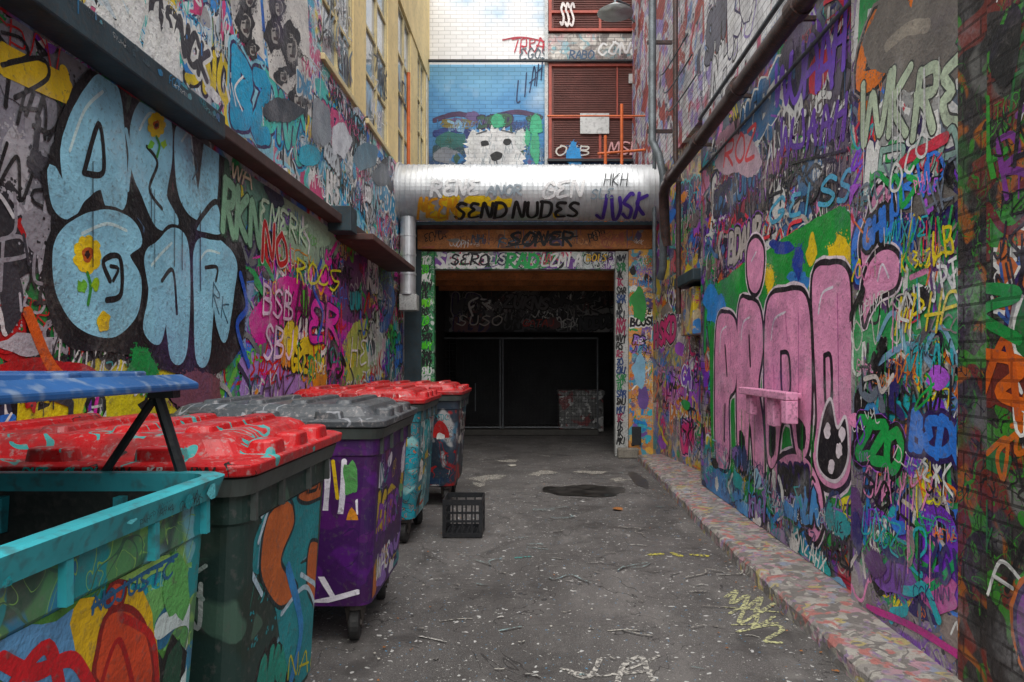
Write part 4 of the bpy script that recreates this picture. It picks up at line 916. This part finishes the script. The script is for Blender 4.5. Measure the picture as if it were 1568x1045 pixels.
# big white outlined letter on the purple side
for q in ([(.02,.78),(.1,.84),(.3,.84),(.33,.76),(.31,.5),(.28,.3)],[(.06,.74),(.12,.62),(.13,.44),(.03,.36)],[(.02,.3),(.14,.24),(.2,.04)],[(.42,.8),(.4,.55),(.36,.34),(.44,.22),(.5,.36),(.49,.58)],[(.24,.24),(.34,.06)],[(.05,.08),(.22,.02),(.48,.08)]): p.stroke(q,.03,WH)
p.poly([(.13,.78),(.26,.78),(.25,.5),(.2,.34),(.16,.5)],'6a2a90'); p.blob(.45,.7,.04,.1,'5a9858'); p.blob(.46,.48,.03,.06,'c0803a'); p.blob(.08,.88,.05,.03,'2a7a88'); p.stroke([(.36,.8),(.38,.6)],.02,'d8b83a')
p.make("graffiti",e,PAINTN)
p=Painter(face('front'),base=.002)
p.chaos(-by,by,.03,.85,nt=20,nth=3,nb=20,pal=['b0683a','5a906a','8a6ab0','3a7a80','b8a040','6a2a5a','d4d0d8','4a3a2a'],smin=.06,smax=.2,rnd=(.0005,.0015))
p.tag("PURS",-.35,.35,.17,'7a3a9a',w=.03); p.tag("WAS",-.3,.1,.14,'d4d4d8',w=.02); p.make("graffiti_front",e,PAINTN)
e,face,by,bx=bin_(-1.52,6.2,.6,.52,b_4,l_red2,r_dk)
for k,nm in (('front','graffiti_front'),('near','graffiti')):
    p=Painter(face(k),base=.002); p.chaos(-by,by,.03,.85,nt=22,nth=3,nb=10,pal=['2a8a90','d8d4cc','144850','3aa8ac','b8583a','c8b040','101010'],smin=.06,smax=.22,rnd=(.0005,.0015)); p.make(nm,e,PAINTN)
e,face,by,bx=bin_(-1.36,7.75,.6,.5,b_5,l_red2,r_dk)
for k,nm in (('front','graffiti_front'),('near','graffiti')):
    p=Painter(face(k),base=.002); p.chaos(-by,by,.03,.85,nt=16,nth=1,nb=8,pal=['1a3450','a01c24','d0ccc4','3a8088','101010'],smin=.06,smax=.2,rnd=(.0005,.0015))
    if k=='near': p.blob(.38,.45,.1,.25,'a01c24',j=.1); p.blob(.38,.5,.05,.08,'d0d0cc',j=.2)
    p.make(nm,e,PAINTN)
# ============================================================ MILK CRATE
m_cr=simple("crate_plastic",'1c1e22',.45,dirt=.3)
mb=MB(); x0,x1,y0,y1=-.79,-.44,6.0,6.35; h=.33
def wall(ax,a,b,c0,c1):
    for z0,z1 in ((0,.04),(.13,.15),(.21,.225),(.285,h)):
        if ax=='x': mb.box(a,b,c0+.001,c1-.001,z0+.01,z1+.01)
        else: mb.box(c0+.001,c1-.001,a,b,z0+.01,z1+.01)
    k=4
    for i in range(k+1):
        wd=.03 if i in (0,k) else .014
        q=a+(b-a-wd)*i/k
        if ax=='x': mb.box(q,q+wd,c0,c1,.01,h+.005)
        else: mb.box(c0,c1,q,q+wd,.01,h+.005)
wall('x',x0,x1,y0,y0+.012); wall('x',x0,x1,y1-.012,y1); wall('y',y0+.013,y1-.013,x0,x0+.012); wall('y',y0+.013,y1-.013,x1-.012,x1)
for i in range(7): mb.box(x0+.013,x1-.013,y0+.02+i*.045,y0+.035+i*.045,.012,.022)
for i in range(7): mb.box(x0+.02+i*.045,x0+.035+i*.045,y0+.014,y1-.014,.023,.03)
mb.make("milk_crate",m_cr)
# ============================================================ litter
m_leaf=simple("dry_leaf",'98602c',.7); m_pap=simple("paper",'b8b4a8',.8)
def litter(name,x,y,sz,m,zz=.006):
    n=7; vs=[(x,y,zz+.012)]+[(x+math.cos(6.28*i/n)*sz*U_(.5,1),y+math.sin(6.28*i/n)*sz*U_(.5,1),zz+U_(0,.02)) for i in range(n)]
    mesh(name,vs,[(0,1+i,1+(i+1)%n) for i in range(n)],m)
for nm,mt,cnt in (("leaf_litter",m_leaf,130),("paper_litter",m_pap,60)):
    vs=[];fs=[]
    for i in range(cnt):
        x=random.choice([U_(-.85,-.6),U_(1.42,1.55),U_(-.6,1.5),U_(1.45,1.54)]); y=U_(3,10.8); n=5; k=len(vs); sz=U_(.004,.014)
        vs+=[(x+math.cos(6.28*j/n)*sz*U_(.4,1),y+math.sin(6.28*j/n)*sz*U_(.4,1),.008+U_(0,.008)) for j in range(n)]; fs.append(tuple(range(k,k+n)))
    mesh(nm,vs,fs,mt)
litter("crumpled_paper",X(945,7.2),7.15,.08,m_leaf); litter("crumpled_paper",-.3,10.2,.1,m_pap)
